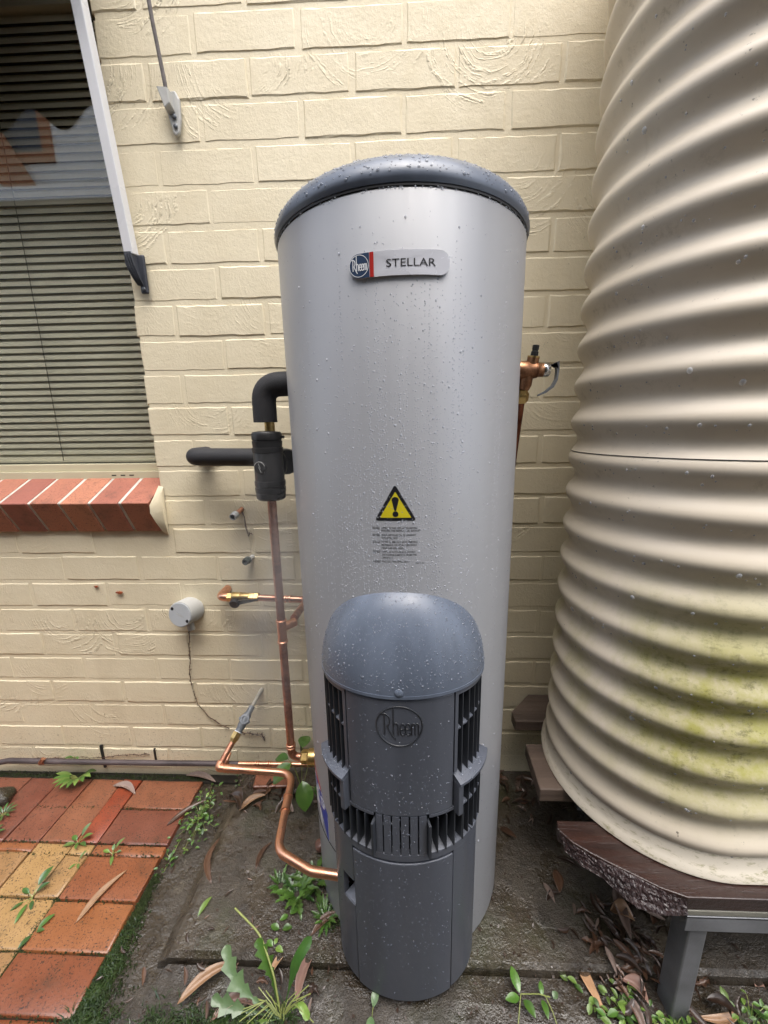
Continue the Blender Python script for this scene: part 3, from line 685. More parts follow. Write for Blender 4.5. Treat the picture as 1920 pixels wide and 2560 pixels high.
for z, t, lead, wd in LN:
    wp.add(*ttext(t, -9.75, z - .0006, .0042, .0003, 1, .00003, wd))
    if lead: wp.add(*ttext('DO NOT', -13.4, z - .0006, .0042, .0003, 1, .00006, .0125)); wp.add(*tstroke([(-13.4, z - .0012), (-10.3, z - .0012)], .0004, .0003))
wp.add(*ttext('126213-NP'.replace('NP', 'AC'), 3.8, .9005, .0034, .0003, 1, 0, .016))
wp.build('warning_text', PR_BLACK, heater)
# gas sticker on the left flank: curved blue and red emblem, mostly side-on
stk = tpatch([(-84, .346), (-74, .352), (-66, .346), (-60, .330), (-54, .300), (-50.5, .275), (-50.5, .21), (-60, .226), (-72, .243), (-84, .26)], .0001, .0004).build('sticker', PR_WHITE, heater)
tpatch([(-84, .338), (-74, .344), (-66, .338), (-58, .318), (-50.8, .287), (-50.8, .212), (-52.4, .214), (-52.4, .262), (-58, .283), (-66, .300), (-74, .306), (-84, .302)], .0004, .0006).build('blue_band', PR_BLUE, stk)
tpatch([(-84, .347), (-74, .353), (-66, .3475), (-58, .329), (-58, .3205), (-66, .339), (-74, .345), (-84, .339)], .0004, .0007).build('red_band', PR_RED, stk)
gx = MB()
for ch, a_, z_, sz in (('G', -73.5, .303, .036), ('A', -66.5, .297, .036), ('S', -59.6, .284, .036)):
    gx.add(*ttext(ch, a_, z_, sz, .0008, 1, .001, .023))
gx.build('sticker_lettering', PR_WHITE, stk)
rdl = MB(); rdl.add(*tstroke([(-70, .275), (-62, .268), (-56, .255)], .006, .0006)); rdl.build('sticker_line', PR_RED, stk)

# ---- burner cover
CW, CD, CX, CY = .1463, .105, -.0072, -.181
def cv_(a, z, off=0.): return (CX + (CW + off) * sin(R(a)), CY - (CD + off) * cos(R(a)), z)
def shell(b, a0, a1, z0, z1, o0, o1, n=None, zt=None):
    """curved slab between angles a0..a1, heights z0..z1, offsets o0..o1"""
    n = n or max(2, int(abs(a1 - a0) / 3)); v = []
    for i in range(n + 1):
        a = a0 + (a1 - a0) * i / n
        v += [cv_(a, z0, o0), cv_(a, z0, o1), cv_(a, z1, o1), cv_(a, z1, o0)]
    f = [(4 * i + k, 4 * i + (k + 1) % 4, 4 * i + 4 + (k + 1) % 4, 4 * i + 4 + k) for i in range(n) for k in range(4)] + [(0, 3, 2, 1), (4 * n, 4 * n + 1, 4 * n + 2, 4 * n + 3)]
    return b.add(v, f)
def ledge(b, a0, a1, zin, zout, zlow, oin, oout, n=16):
    v = []
    for i in range(n + 1):
        a = a0 + (a1 - a0) * i / n; v += [cv_(a, zin, oin), cv_(a, zout, oout), cv_(a, zlow, oout), cv_(a, zlow - .006, oin)]
    f = [(4 * i + k, 4 * i + (k + 1) % 4, 4 * i + 4 + (k + 1) % 4, 4 * i + 4 + k) for i in range(n) for k in range(4)] + [(0, 3, 2, 1), (4 * n, 4 * n + 1, 4 * n + 2, 4 * n + 3)]
    return b.add(v, f)
cover = shell(MB(), -94, 94, .003, .690, -.065, -.055, 48).build('cover_liner', DARK, heater)
cov = heater
shell(MB(), -41.8, 36.8, .002, .351, -.010, .0012, 40).build('lower_panel', COVER_P, cov, smooth=30, bevel=.0015)
shell(MB(), -94, -42.6, .004, .205, -.010, 0, 24).build('side_panel', COVER_P, cov, smooth=30, bevel=.001)
sp_ = MB(); shell(sp_, -94, -57, .205, .268, -.010, 0, 18); shell(sp_, -94, -42.6, .268, .356, -.010, 0, 24); sp_.build('side_panel', COVER_P, cov, smooth=30)
shell(MB(), 37.6, 94, .004, .356, -.010, 0, 26).build('side_panel', COVER_P, cov, smooth=30, bevel=.001)
ledge(MB(), -57, -42.6, .219, .206, .205, -.03, -.002, 6).build('notch_sill', LEDGE_P, cov, smooth=30)
shell(MB(), -94, 94, .3565, .371, -.012, .0008, 60).build('collar', COVER_P, cov, smooth=30, bevel=.001)
# slotted centre panel
sp_ = MB(); edges = [-20.4, -15.2, -9.2, -3.1, 3.2, 9.4, 15.2]
for i in range(6): shell(sp_, edges[i] + (.55 if i else 0), edges[i + 1] - (.55 if i < 5 else 0), .371, .456, -.008, .0008, 3)
sp_.build('slotted_panel', COVER_P, cov, smooth=30)
fp = shell(MB(), -41.3, 35.4, .4575, .6895, -.012, .0010, 40).build('front_panel', COVER_P, cov, smooth=30, bevel=.0015)
lg = MB(); la, lz, lr = -2.75, .6415, .0375
def lp(u, v_): return Vector(cv_(la + math.degrees(math.asin(max(-1, min(1, u * lr / CW)))), lz + v_ * lr, .0014))
lg.tube([lp(cos(2 * pi * k / 64), sin(2 * pi * k / 64)) for k in range(65)], .0012, 6, False)
for st in LOGO:
    P = [lp(u * .95, v_) for u, v_ in st]; lg.tube(P, .00115, 6)
lg.build('embossed_logo', LOGO_P, fp, smooth=60)
# louvres both sides
def fin(a, z0, z1, oi=-.045, oo=.004, w=.0015, top=0.):
    b = MB(); p = [Vector(cv_(a, z0, oi)), Vector(cv_(a, z0, oo)), Vector(cv_(a, z1 - top, oo)), Vector(cv_(a, z1, oi))]
    tdir = Vector((cos(R(a)), sin(R(a)) * .7, 0)).normalized() * w / 2
    v = [q - tdir for q in p] + [q + tdir for q in p]
    return b.add(v, [(0, 1, 2, 3), (7, 6, 5, 4), (0, 4, 5, 1), (1, 5, 6, 2), (2, 6, 7, 3), (3, 7, 4, 0)])
for sg, A in ((-1, (-48.5, -55.5, -62.5, -69.5, -77)), (1, (43, 50, 57, 64, 71.5))):
    e0, e1 = (-42.2, -84) if sg < 0 else (36.3, 80)
    for i, a in enumerate(A):
        fin(a, .516, .684, -.045, .002).build('louvre', FIN_P, cov)
        fin(a, .384, .512, -.045, .006).build('louvre', FIN_P, cov)
    fr_ = MB(); shell(fr_, e0, e1, .6835, .6900, -.03, .0012, 16)
    shell(fr_, e0, e0 + sg * 2.6, .530, .6835, -.012, .0012, 2); fr_.build('louvre_frame', COVER_P, cov, smooth=30)
    for i in range(5):
        a0 = ([e0 + sg * 2.6] + list(A))[i] + sg * .6; a1 = A[i] - sg * .6; zc = .611 + i * .004
        ledge(MB(), a0, a1, zc + .014, zc + .006, zc + .003, -.028, .0, 3).build('cross_bar', LEDGE_P, cov)
        zc = .452 - 0 * i
        if i > 0: ledge(MB(), a0, a1, zc + .014, zc + .004, zc + .001, -.028, .004, 3).build('cross_bar', LEDGE_P, cov)
    ledge(MB(), e0 + sg * .6, e1 + sg * 2, .537, .516, .511, -.03, .0155, 20).build('ledge', LEDGE_P, cov, smooth=30)
    shell(MB(), e0 + sg * .5, e0 + sg * 4.6, .446, .512, -.012, .0125, 3).build('flange', COVER_P, cov, smooth=30, bevel=.001)
    ledge(MB(), e0 + sg * 22, e1, .386, .373, .371, -.03, .003, 14).build('louvre_sill', LEDGE_P, cov, smooth=30)
for A, s0, s1 in (((-21.6, -28.6, -35.4, -42.2, -50), -22, -62), ((16.4, 23.2, 30, 37, 46), 17, 58)):
    for i, a in enumerate(A):
        fin(a, .3715, .449, -.045, .003 if i else .011, .0018 if i else .0042, .0 if i else .006).build('louvre', FIN_P, cov)
    ledge(MB(), s0, s1, .383, .3725, .3712, -.03, .001, 16).build('louvre_sill', LEDGE_P, cov, smooth=30)
    shell(MB(), min(s0, s1) if s0 < 0 else s0, max(s0, s1) if s0 < 0 else s1, .4515, .4572, -.03, .0012, 14).build('louvre_head', COVER_P, cov, smooth=30)
# dome cap
dm = MB(); v = []; f = []; NS, NT = 72, 22
for j in range(NT + 1):
    t = j / NT * pi / 2; rr_ = cos(t) ** .86; z = .699 + .165 * sin(t) ** 1.08
    for k in range(NS):
        a = 360 * k / NS; v.append((CX + (CW + .0035) * rr_ * sin(R(a)), CY - (CD + .0035) * rr_ * cos(R(a)), z))
base0 = len(v)
for (z, o) in ((.699, .0042), (.6935, .0042), (.6925, .001)):
    for k in range(NS): a = 360 * k / NS; v.append((CX + (CW + o) * sin(R(a)), CY - (CD + o) * cos(R(a)), z))
for j in range(NT):
    for k in range(NS): f.append((j * NS + k, j * NS + (k + 1) % NS, (j + 1) * NS + (k + 1) % NS, (j + 1) * NS + k))
for j in range(2):
    for k in range(NS): f.append((base0 + j * NS + k, base0 + j * NS + (k + 1) % NS, base0 + (j + 1) * NS + (k + 1) % NS, base0 + (j + 1) * NS + k))
for k in range(NS): f.append((k, (k + 1) % NS, base0 + (k + 1) % NS, base0 + k))
dm.add(v, f); dmo = dm.build('dome_cap', LID_P, heater, smooth=60)
MB().lathe(cv_(-2.6, .7055, .001), (0, -1, .25), [(0, .0075), (.0025, .0072), (.004, .005), (.0045, .001)], 18).build('cap_screw', LID_P, dmo, smooth=60)

# ---- rain drops standing on tank, lid and cover
dr = MB(); q = random.Random(3)
def drop(p, n, r, flat=.55, long=1.0):
    n = Vector(n).normalized(); u = n.cross(Vector((0, 0, 1)));
    if u.length < .1: u = Vector((1, 0, 0))
    u.normalize(); w = n.cross(u); v = []; K = 7
    for rr_, h in ((1, -.05), (.86, .34), (.5, .62)):
        for k in range(K):
            a = 2 * pi * k / K; v.append(Vector(p) + (u * cos(a) + w * sin(a) * long) * r * rr_ + n * r * h * flat / .62)
    v.append(Vector(p) + n * r * flat)
    f = [(i * K + k, i * K + (k + 1) % K, (i + 1) * K + (k + 1) % K, (i + 1) * K + k) for i in range(2) for k in range(K)] + [(2 * K + k, 2 * K + (k + 1) % K, 3 * K) for k in range(K)]
    dr.add(v, f)
def tdrop(a, z, r): drop(tk(a, z), (sin(R(a)), -cos(R(a)), 0), r, .6, 1.15)
for _ in range(130):                                 # runs: drops strung down vertical tracks
    a = q.gauss(-3, 20)
    z = q.uniform(.75, 1.40); L = q.uniform(.15, .55)
    while L > 0:
        tdrop(a + q.gauss(0, .12), z, q.uniform(.00045, .00095)); s_ = q.uniform(.004, .014); z -= s_; L -= s_
        if z < .1: break
for _ in range(3600):
    a = q.gauss(0, 17); z = q.gauss(.98, .17)
    if z > 1.42 or z < .05: continue
    tdrop(a, z, min(.0014, .0004 + q.expovariate(3600)))
for _ in range(700):
    tdrop(q.uniform(-62, 62), q.uniform(.05, 1.42), .0004 + q.expovariate(3500))
for _ in range(90): tdrop(q.uniform(-70, 70), ZS - .001 - q.random() * .003, q.uniform(.0008, .0014))
for _ in range(70): tdrop(q.gauss(0, 22), q.uniform(.8, 1.4), q.uniform(.0013, .002))
tag(dr.build('rain_drops', DROP, heater, smooth=80), kind='stuff'); dr = MB()
for _ in range(520):                                 # lid
    a = q.uniform(-85, 85); t = q.uniform(.03, .75)
    r_ = (RR + .0042) * cos(t) ** .52; z = ZS + .0115 + .060 * sin(t); n_ = Vector((sin(R(a)) * cos(t) * .9, -cos(R(a)) * cos(t) * .9, sin(t) * 1.1))
    drop((r_ * sin(R(a)), -r_ * cos(R(a)), z), n_, .0006 + min(.0022, q.expovariate(1300)), .45)
for _ in range(2200):                                # dome
    a = q.uniform(-88, 88); t = math.asin(q.uniform(.05, .98)); rr_ = cos(t) ** .86
    p = (CX + (CW + .0035) * rr_ * sin(R(a)), CY - (CD + .0035) * rr_ * cos(R(a)), .699 + .165 * sin(t) ** 1.08)
    n_ = Vector((sin(R(a)) * cos(t) / CW, -cos(R(a)) * cos(t) / CD, sin(t) / .165))
    drop(p, n_, min(.0022, .00042 + q.expovariate(2400)), .5)
for _ in range(1500):                                # front and lower panels
    a = q.uniform(-41, 35) if q.random() < .7 else q.uniform(-85, 85); z = q.choice((q.uniform(.46, .688), q.uniform(.46, .55), q.uniform(.12, .35), q.uniform(.02, .35), q.uniform(.372, .455)))
    if not -41 < a < 35 and z > .355: continue
    if .37 < z < .458 and not -20 < a < 15: continue
    drop(cv_(a, z, .0011 if -41 < a < 35 else 0), (sin(R(a)) / CW, -cos(R(a)) / CD, 0), min(.0015, .0004 + q.expovariate(3000)), .6)
for _ in range(220):
    sg = q.choice((-1, 1)); a = q.uniform(44, 80) * sg + (0 if sg < 0 else -5); t = q.random(); z = .537 - .021 * t
    drop(cv_(a, z + .0003, -.03 + .0455 * t), (0, 0, 1), .0006 + q.expovariate(1500), .5)
tag(dr.build('rain_drops', DROP_DARK, heater, smooth=80), kind='stuff')

# ================================================================== PIPEWORK
def band(b, p, d, r, w=.006, h=.0016):
    d = Vector(d).normalized(); p = Vector(p); b.lathe(p - d * w / 2, d, [(0, r), (w * .2, r + h), (w * .8, r + h), (w, r)], 18)
XR = .181; YR = -.25
# lagged outlet, tempering valve, copper riser: one run of pipe
hw = empty('hot_water_pipe', 'black lagged outlet elbow with ribbed tempering valve and copper riser left of the heater', 'pipe', (0, 0, 0))
MB().tube(fillet([(XR, YR, 1.168), (XR, YR, 1.243), (.262, YR, 1.246)], .046, 10), .0245, 22).build('lagging', FOAM, hw, smooth=60)
MB().cyl((XR + .008, YR, 1.145), (XR + .008, YR, 1.175), .0105, 18).build('nipple', BRASS, hw, smooth=60)
z0 = 1.150; vb = MB()
vb.lathe((XR, YR, z0), (0, 0, -1), [(0, .018), (.002, .029), (.006, .0315), (.018, .0315), (.0185, .030), (.0205, .030), (.021, .0318), (.034, .0305), (.0345, .0325), (.044, .0325), (.0445, .030), (.047, .0312), (.105, .0312), (.1055, .033), (.116, .0328), (.1165, .0312), (.119, .0312), (.1195, .033), (.131, .0325), (.1315, .0312), (.133, .0318), (.144, .0312), (.1475, .027)], 36)
valve = vb.build('valve_body', BLACKP, hw, smooth=35)
MB().box(XR + .030, XR + .037, YR - .004, YR + .004, 1.134, 1.140).build('lug', BLACKP, valve)
dl = MB(); dl.lathe((XR - .008, YR - .0285, 1.075), (-.25, -1, 0), [(0, .0135), (.004, .0135), (.0048, .012)], 28); dl.build('dial', BLACKP, valve, smooth=40)
dg_ = MB(); dv = Vector((-.25, -1, 0)).normalized(); dc = Vector((XR - .008, YR - .0285, 1.075)) + dv * .0052; du = dv.cross(Vector((0, 0, 1))).normalized() * -1
arc = [dc + du * .0125 * cos(R(t)) + Vector((0, 0, .0125)) * sin(R(t)) for t in range(15, 160, 12)]
dg_.tube(arc, .0006, 5); dg_.tube([dc + du * -.002 + Vector((0, 0, .009)), dc + Vector((0, 0, .0025))], .0005, 5); dg_.tube([dc + Vector((0, 0, -.0025)), dc + du * .003 + Vector((0, 0, -.010))], .0005, 5); dg_.tube([dc + du * .002 * cos(k) + Vector((0, 0, .002)) * sin(k) for k in [2 * pi * j / 10 for j in range(11)]], .0004, 5)
dg_.build('dial_mark', PVC, valve)
tubeb = MB(); tubeb.tube(fillet([(XR, YR, 1.01), (XR, YR, .325), (.225, YR, .325)], .022, 8), .0098, 18); tubeb.build('riser', COPPER_DULL, hw, smooth=60)
tee = MB(); tee.cyl((XR, YR, .652), (XR, YR, .713), .0108, 18); band(tee, (XR, YR, .655), (0, 0, 1), .0108); band(tee, (XR, YR, .710), (0, 0, 1), .0108); tee.cyl((XR, YR, .690), (.205, YR + .03, .690), .0108, 16); tee.build('tee', COPPER, hw, smooth=40)
el = MB(); band(el, (XR, YR, .362), (0, 0, 1), .0105, .007); band(el, (XR, YR, .356), (0, 0, 1), .0102); el.build('elbow_bead', COPPER, hw, smooth=50)
un_ = MB(); un_.lathe((.205, YR, .3255), (1, 0, 0), [(0, .0125), (.004, .0165), (.018, .0165), (.020, .0155)], 6); un_.lathe((.2235, YR, .3255), (1, 0, 0), [(0, .0175), (.003, .020), (.022, .020)], 24); un_.build('union', BRASS, hw, smooth=30)
# lagged pipe from the wall to the valve
lw = empty('lagged_pipe', 'horizontal black lagged pipe elbowing out of the wall behind the tempering valve', 'pipe', (0, 0, 0))
MB().tube(fillet([(-.078, .01, 1.086), (-.078, -.085, 1.086), (.09, -.095, 1.084), (.192, -.105, 1.082), (.192, -.225, 1.08)], .034, 8), .0228, 20).build('lagging', FOAM, lw, smooth=60)
MB().lathe((.199, -.20, 1.082), (.55, -.8, 0), [(0, .026), (.004, .029), (.02, .029), (.024, .026)], 24).build('end_collar', BLACKP, lw, smooth=40)
MB().tube([(.199 + .0275 * cos(R(t)) * .5, -.212 - .012, 1.078 + .0275 * sin(R(t))) for t in range(-100, 100, 15)], .0012, 5).build('wire_tie', CORDM, lw)
# cold feed with ball valve
cf = empty('cold_feed_pipe', 'short copper branch with brass ball valve and black lever on the wall', 'pipe', (0, 0, 0))
yC = -.058; zC = .680
MB().tube(fillet([(-.060, .01, zC + .002), (-.060, yC, zC), (-.02, yC, zC)], .02, 8), .0118, 18).build('wall_elbow', COPPER, cf, smooth=60)
bv = MB(); bv.lathe((-.035, yC, zC), (1, 0, 0), [(0, .0125), (.001, .0135), (.014, .0135)], 6); bv.lathe((-.021, yC, zC), (1, 0, 0), [(0, .0135), (.004, .0148), (.024, .0148), (.027, .013), (.029, .0135), (.050, .0130)], 20); bv.lathe((.029, yC, zC), (1, 0, 0), [(0, .0125), (.013, .0125), (.0145, .0135), (.027, .0135), (.028, .011)], 6)
bv.build('ball_valve', BRASS, cf, smooth=30)
lv = MB(); lv.lathe((-.006, yC - .017, zC - .007), (0, -1, -.25), [(0, .0145), (.010, .014), (.0125, .012)], 22); lv.add([(.0, yC - .026, zC + .000), (.062, yC - .026, zC + .006), (.062, yC - .026, zC + .001), (.0, yC - .026, zC - .013), (.0, yC - .019, zC + .000), (.062, yC - .021, zC + .006), (.062, yC - .021, zC + .001), (.0, yC - .019, zC - .013)], [(0, 1, 2, 3), (4, 7, 6, 5), (0, 4, 5, 1), (1, 5, 6, 2), (2, 6, 7, 3), (3, 7, 4, 0)])
lv.build('lever', BLACKP, cf, smooth=30)
MB().tube(fillet([(.05, yC, zC - .001), (.182, yC, zC - .006), (XR + .004, YR, .688)], .018, 8) if 0 else fillet([(.05, yC, zC - .001), (.199, yC - .004, zC - .006), (.197, -.20, .690)], .022, 8), .0095, 16).build('branch', COPPER_DULL, cf, smooth=60)
bb = MB(); band(bb, (.135, yC - .002, zC - .004), (1, 0, 0), .0098); band(bb, (.148, yC - .002, zC - .004), (1, 0, 0), .0098); band(bb, (.1995, -.088, .681), (0, 1, 0), .0098); bb.build('bead', COPPER, cf, smooth=50)
# gas line: grey cock at the wall, copper down and round to the burner
STUB = simple('dirty_cream_painted_pipe', (.36, .33, .27), .6, 0, .35, 120, .4, kind='World').m
gp = empty('gas_pipe', 'copper gas pipe with grey cock at the wall bending round to the burner cover', 'pipe', (0, 0, 0))
GA, GB = Vector((.016, 0, .334)), Vector((-.064, -.168, .2)); gd = (GB - GA).normalized()
at = lambda t: GA + (GB - GA) * t
MB().tube([GA - gd * .01, at(.08), at(.26)], 0, 14, True, [.0075, .0062, .0058]).build('painted_stub', STUB, gp, smooth=60)
ck = MB(); ck.tube([at(.24), at(.25), at(.33), at(.36), at(.50), at(.53), at(.57)], .0, 12, True, [.0078, .0095, .0095, .0125, .0125, .0105, .0105])
bo = Vector((.25, -.65, .75)).normalized(); bc = at(.42)
ck.lathe(bc - bo * .008, bo, [(0, .0135), (.018, .0150), (.022, .0138), (.0225, .0082), (.012, .0078)], 20)
for sg in (-1, 1):
    w_ = gd.cross(bo).normalized() * sg; ck.tube([bc + w_ * .009 + bo * .004, bc + w_ * .017 + bo * .004 + gd * .004], .0, 10, True, [.0065, .0045])
ck.build('gas_cock', ZINC, gp, smooth=40); MB().lathe(bc + bo * .0052, bo, [(0, .0076), (.0012, .0076)], 16).build('bore', DARK, gp)
nt = MB(); nt.tube([at(.575), at(.585), at(.66), at(.68), at(.70)], 0, 6, True, [.0115, .0135, .0135, .0115, .010]); nt.build('nut', BRASS, gp)
MB().tube([at(.57), at(.58)], .0118, 14).build('thread_tape', PR_WHITE, gp)
MB().tube([at(.68), at(1.0)], .0085, 14).build('drop_pipe', COPPER_DULL, gp, smooth=60)
gpts = [at(.93), GB, (.03, -.173, .199), (.158, -.182, .2), (.166, -.285, .2), (.176, -.385, .2), (.262, -.424, .2), (.375, -.440, .205)]
MB().tube(fillet(gpts[:2] + [(.0, -.172, .199)], .014, 6), .0112, 16).build('elbow', COPPER, gp, smooth=60)
MB().tube(fillet([(-.03, -.170, .199)] + gpts[2:], .045, 10), .0098, 18).build('supply_tube', COPPER, gp, smooth=60)
bb = MB(); band(bb, (-.042, -.1695, .199), (1, 0, 0), .0102); band(bb, (-.032, -.170, .199), (1, 0, 0), .0102); band(bb, at(.955), gd, .0102)
p1, p2 = Vector((.1635, -.252, .2)), Vector((.1665, -.290, .2)); bb.cyl(p1, p2, .0112, 16); band(bb, p1, p2 - p1, .0112); band(bb, p2, p2 - p1, .0112); bb.build('coupling', COPPER, gp, smooth=50)
# oxidised pipe along the foot of the wall
wg = empty('wall_pipe', 'oxidised brown pipe running along the foot of the wall above the paving', 'pipe', (0, 0, 0))
MB().tube([(-1.5, -.03, .028), (-1.0, -.032, .036), (-.92, -.034, .058), (-.86, -.035, .0735), (-.6, -.036, .074), (-.3, -.036, .076), (-.07, -.036, .078)], .0085, 14).build('pipe', PIPEGREY, wg, smooth=60)
MB().tube([(-.075, -.036, .078), (.03, -.036, .079), (.2, -.036, .081), (.30, -.03, .082)], .0080, 14).build('copper_tail', COPPER, wg, smooth=60)
bb = MB()
for xx in (-.012, -.004, .028, .036): band(bb, (xx, -.036, .079), (1, 0, 0), .0086)
bb.tube([(-.107, -.036, .074), (-.107, -.047, .083), (-.104, -.043, .098), (-.104, -.02, .104)], .0055, 8); bb.build('clip', COPPER, wg, smooth=50)
bb = MB(); band(bb, (-.735, -.0357, .0738), (1, 0, 0), .0085, .012, .0012); bb.tube([(-.74, -.046, .076), (-.728, -.044, .092)], .006, 8); bb.build('joint', COPPER_DULL, wg, smooth=50)
# capped stubs
PALEZ = simple('pale_zinc_collar', (.40, .42, .44), .45, .3, .2, 120, .3).m
for nm, lab, a_, b_, m1, m2 in (('capped_stub', 'upper capped pipe stub with grey zinc collar sticking out of the wall', (.007, .005, .930), (.000, -.052, .916), COPPER_DULL, PALEZ), ('capped_stub', 'lower open pipe stub with dark green collar sticking out of the wall', (.027, .005, .784), (.017, -.040, .780), PVC, simple('verdigris_collar', (.05, .065, .055), .5, .4, .3, 150, .3).m)):
    st = empty(nm, lab, 'pipe stub', (0, 0, 0), 'pipe stubs in the wall'); A, B = Vector(a_), Vector(b_); dd = (B - A).normalized()
    MB().tube([A, B - dd * .012], .0066, 12).build('pipe', m1, st, smooth=60)
    cp = MB(); cp.lathe(B - dd * .022, dd, [(0, .0075), (.003, .0108), (.012, .0108), (.013, .0098), (.022, .0096), (.0222, .0070), (.012, .0066)], 18); cp.build('collar', m2, st, smooth=35)
    MB().lathe(B - dd * .013, dd, [(0, .0066), (.001, .0066)], 12).build('bore', DARK, st)
# round junction box
jb = empty('junction_box', 'round pale grey conduit box with two screws mounted on the cream wall', 'junction box', (0, 0, 0))
JA, JB = Vector((-.180, .0, .614)), Vector((-.187, -.058, .622)); jd = (JB - JA).normalized()
MB().lathe(JA, jd, [(0, .0405), (.003, .039), (.052, .0385), (.0535, .0375)], 40).build('body', PVC, jb, smooth=35)
lidm = simple('grey_box_lid', (.40, .42, .44), .4, 0, .05, 40, .05).m
lo = MB().lathe(JA + jd * .052, jd, [(0, .036), (.004, .036), (.0048, .035)], 40).build('lid', lidm, jb, smooth=35)
ju = Vector((1, 0, 0)); jv = jd.cross(ju).normalized()
for s_ in (-1, 1):
    of = (ju * .024 + Vector((0, 0, -.018))) * s_; of -= jd * of.dot(jd); c = JA + jd * .0566 + of; MB().lathe(c, jd, [(0, .0048), (.0006, .0048), (.0007, .0015)], 14).build('screw', BLACKP, lo)
sq = MB(); P = []
for k in range(25):
    of = ju * (-.011 + .022 * k / 24) + Vector((0, 0, .005 - .010 * k / 24 + .0028 * sin(k * 1.6))); of -= jd * of.dot(jd); P.append(JA + jd * .0569 + of)
sq.tube(P, .00055, 5); sq.build('moulded_mark', PVC, lo)
MB().cyl(JA + jd * .025 + Vector((.004, 0, -.030)), JA + jd * .025 + Vector((.008, 0, -.060)), .0105, 18).build('spout', PVC, jb, smooth=50)
# relief valve on the right side
rv = empty('relief_valve', 'bronze relief valve with black plug and chrome lever right of the heater', 'valve', (0, 0, 0))
zR, yR_ = 1.262, -.25
b = MB(); b.lathe((.690, yR_, zR), (1, 0, 0), [(0, .010), (.008, .010), (.009, .0165), (.012, .018), (.030, .018), (.034, .016), (.046, .016), (.047, .0135), (.050, .0155), (.053, .0135), (.062, .0135)], 24)
b.tube([(.722, yR_ + .002, zR), (.719, yR_ + .004, zR - .027), (.717, yR_ + .006, zR - .036)], 0, 16, True, [.014, .014, .0115]); b.cyl((.729, yR_, zR + .005), (.731, yR_ - .004, zR + .024), .0115, 20)
body = b.build('body', BRONZE, rv, smooth=35)
MB().lathe((.731, yR_ - .004, zR + .0235), (.1, -.18, 1), [(0, .0118), (.003, .0118), (.0032, .0088), (.0012, .0085)], 22).build('port_ring', BRASS, body, smooth=35)
MB().lathe((.7312, yR_ - .004, zR + .020), (.12, -.05, 1), [(0, .0075), (.014, .0072), (.015, .0058), (.018, .0058), (.0182, .0066), (.026, .0064), (.0265, .005)], 14).build('plug', BLACKP, rv, smooth=35)
CHROME = simple('worn_chrome', (.62, .63, .64), .22, 1, .1, 60, .05).m
MB().lathe((.752, yR_, zR), (1, 0, 0), [(0, .0138), (.003, .0142), (.011, .0135), (.0125, .012)], 22).build('cap', CHROME, rv, smooth=40)
lvp = [(.768, .010), (.777, .014), (.779, -.004), (.778, -.018), (.772, -.030), (.760, -.040), (.747, -.047), (.746, -.0505), (.761, -.044), (.7745, -.034), (.7815, -.020), (.783, 0), (.782, .016)]
lm = MB(); nl = len(lvp); lm.add([(x_, yR_ - .006, zR + z_) for x_, z_ in lvp] + [(x_, yR_ + .006, zR + z_) for x_, z_ in lvp], [tuple(range(nl)), tuple(range(2 * nl - 1, nl - 1, -1))] + [(i, (i + 1) % nl, nl + (i + 1) % nl, nl + i) for i in range(nl)])
lm.build('lever', ZINC, rv)
dd = Vector((.717, yR_ + .006, zR - .036)); d2 = (Vector((.731, -.17, 1.118)) - dd).normalized()
MB().lathe(dd - d2 * .002, d2, [(0, .0095), (.008, .0105), (.010, .0128), (.013, .0138), (.028, .0135), (.030, .010)], 6).build('nut', BRASS, rv)
MB().tube([dd + d2 * .02, dd + d2 * .17, dd + d2 * .20 + Vector((0, .01, -.05)), (.735, -.13, .6), (.735, -.13, .03)], .0072, 14).build('drain_pipe', copper('dark_copper_drain', (.33, .13, .08), (.16, .06, .04)), rv, smooth=60)
# dry creeper stems clinging to the wall
VINE = simple('dry_vine_stem', (.085, .05, .035), .9, 0, .4, 200, .6, kind='World').m
def vine(name, label, pts, hairs, r=.0016, spread=.006):
    v_ = empty(name, label, 'dried stem', (0, 0, 0)); b = MB(); pp = []
    for i in range(len(pts) - 1):
        A, B = Vector((pts[i][0], -.0085, pts[i][1])), Vector((pts[i + 1][0], -.0085, pts[i + 1][1])); m = max(3, int((B - A).length / .012))
        for k in range(m): pp.append(A.lerp(B, k / m) + Vector((rnd.uniform(-.0022, .0022), rnd.uniform(-.001, .002), rnd.uniform(-.002, .002))))
    pp.append(Vector((pts[-1][0], -.0085, pts[-1][1]))); b.tube(pp, r, 6, True, [r * rnd.uniform(.4, 1.3) for _ in pp]); b.build('stem', VINE, v_)
    h = MB()
    for _ in range(hairs):
        p = rnd.choice(pp); a = rnd.uniform(0, 2 * pi); l = rnd.uniform(.3, 1) * spread
        h.tube([p, p + Vector((cos(a) * l * .5, -.002, sin(a) * l * .5)), p + Vector((cos(a) * l + rnd.uniform(-.002, .002), .001, sin(a) * l))], .0005, 4)
    tag(h.build('rootlets', VINE, v_), kind='stuff'); return v_
vine('dried_creeper', 'dried creeper stem trailing down from the grey conduit box and curving right', [(-.19, .56), (-.193, .535), (-.208, .42), (-.211, .365), (-.206, .316), (-.196, .276), (-.171, .239), (-.138, .206), (-.104, .19)], 150, .0012)
vine('dried_creeper', 'thin dried creeper stem ending in a rooty tuft right of the grey gas cock', [(-.075, .182), (-.054, .174), (.004, .166), (.012, .150)], 110, .0013, .010)
vine('dried_creeper', 'short dark dried stem hanging below the upper capped pipe stub', [(.004, .931), (.012, .918), (.016, .885), (.022, .849), (.026, .859), (.034, .854)], 30, .0016)
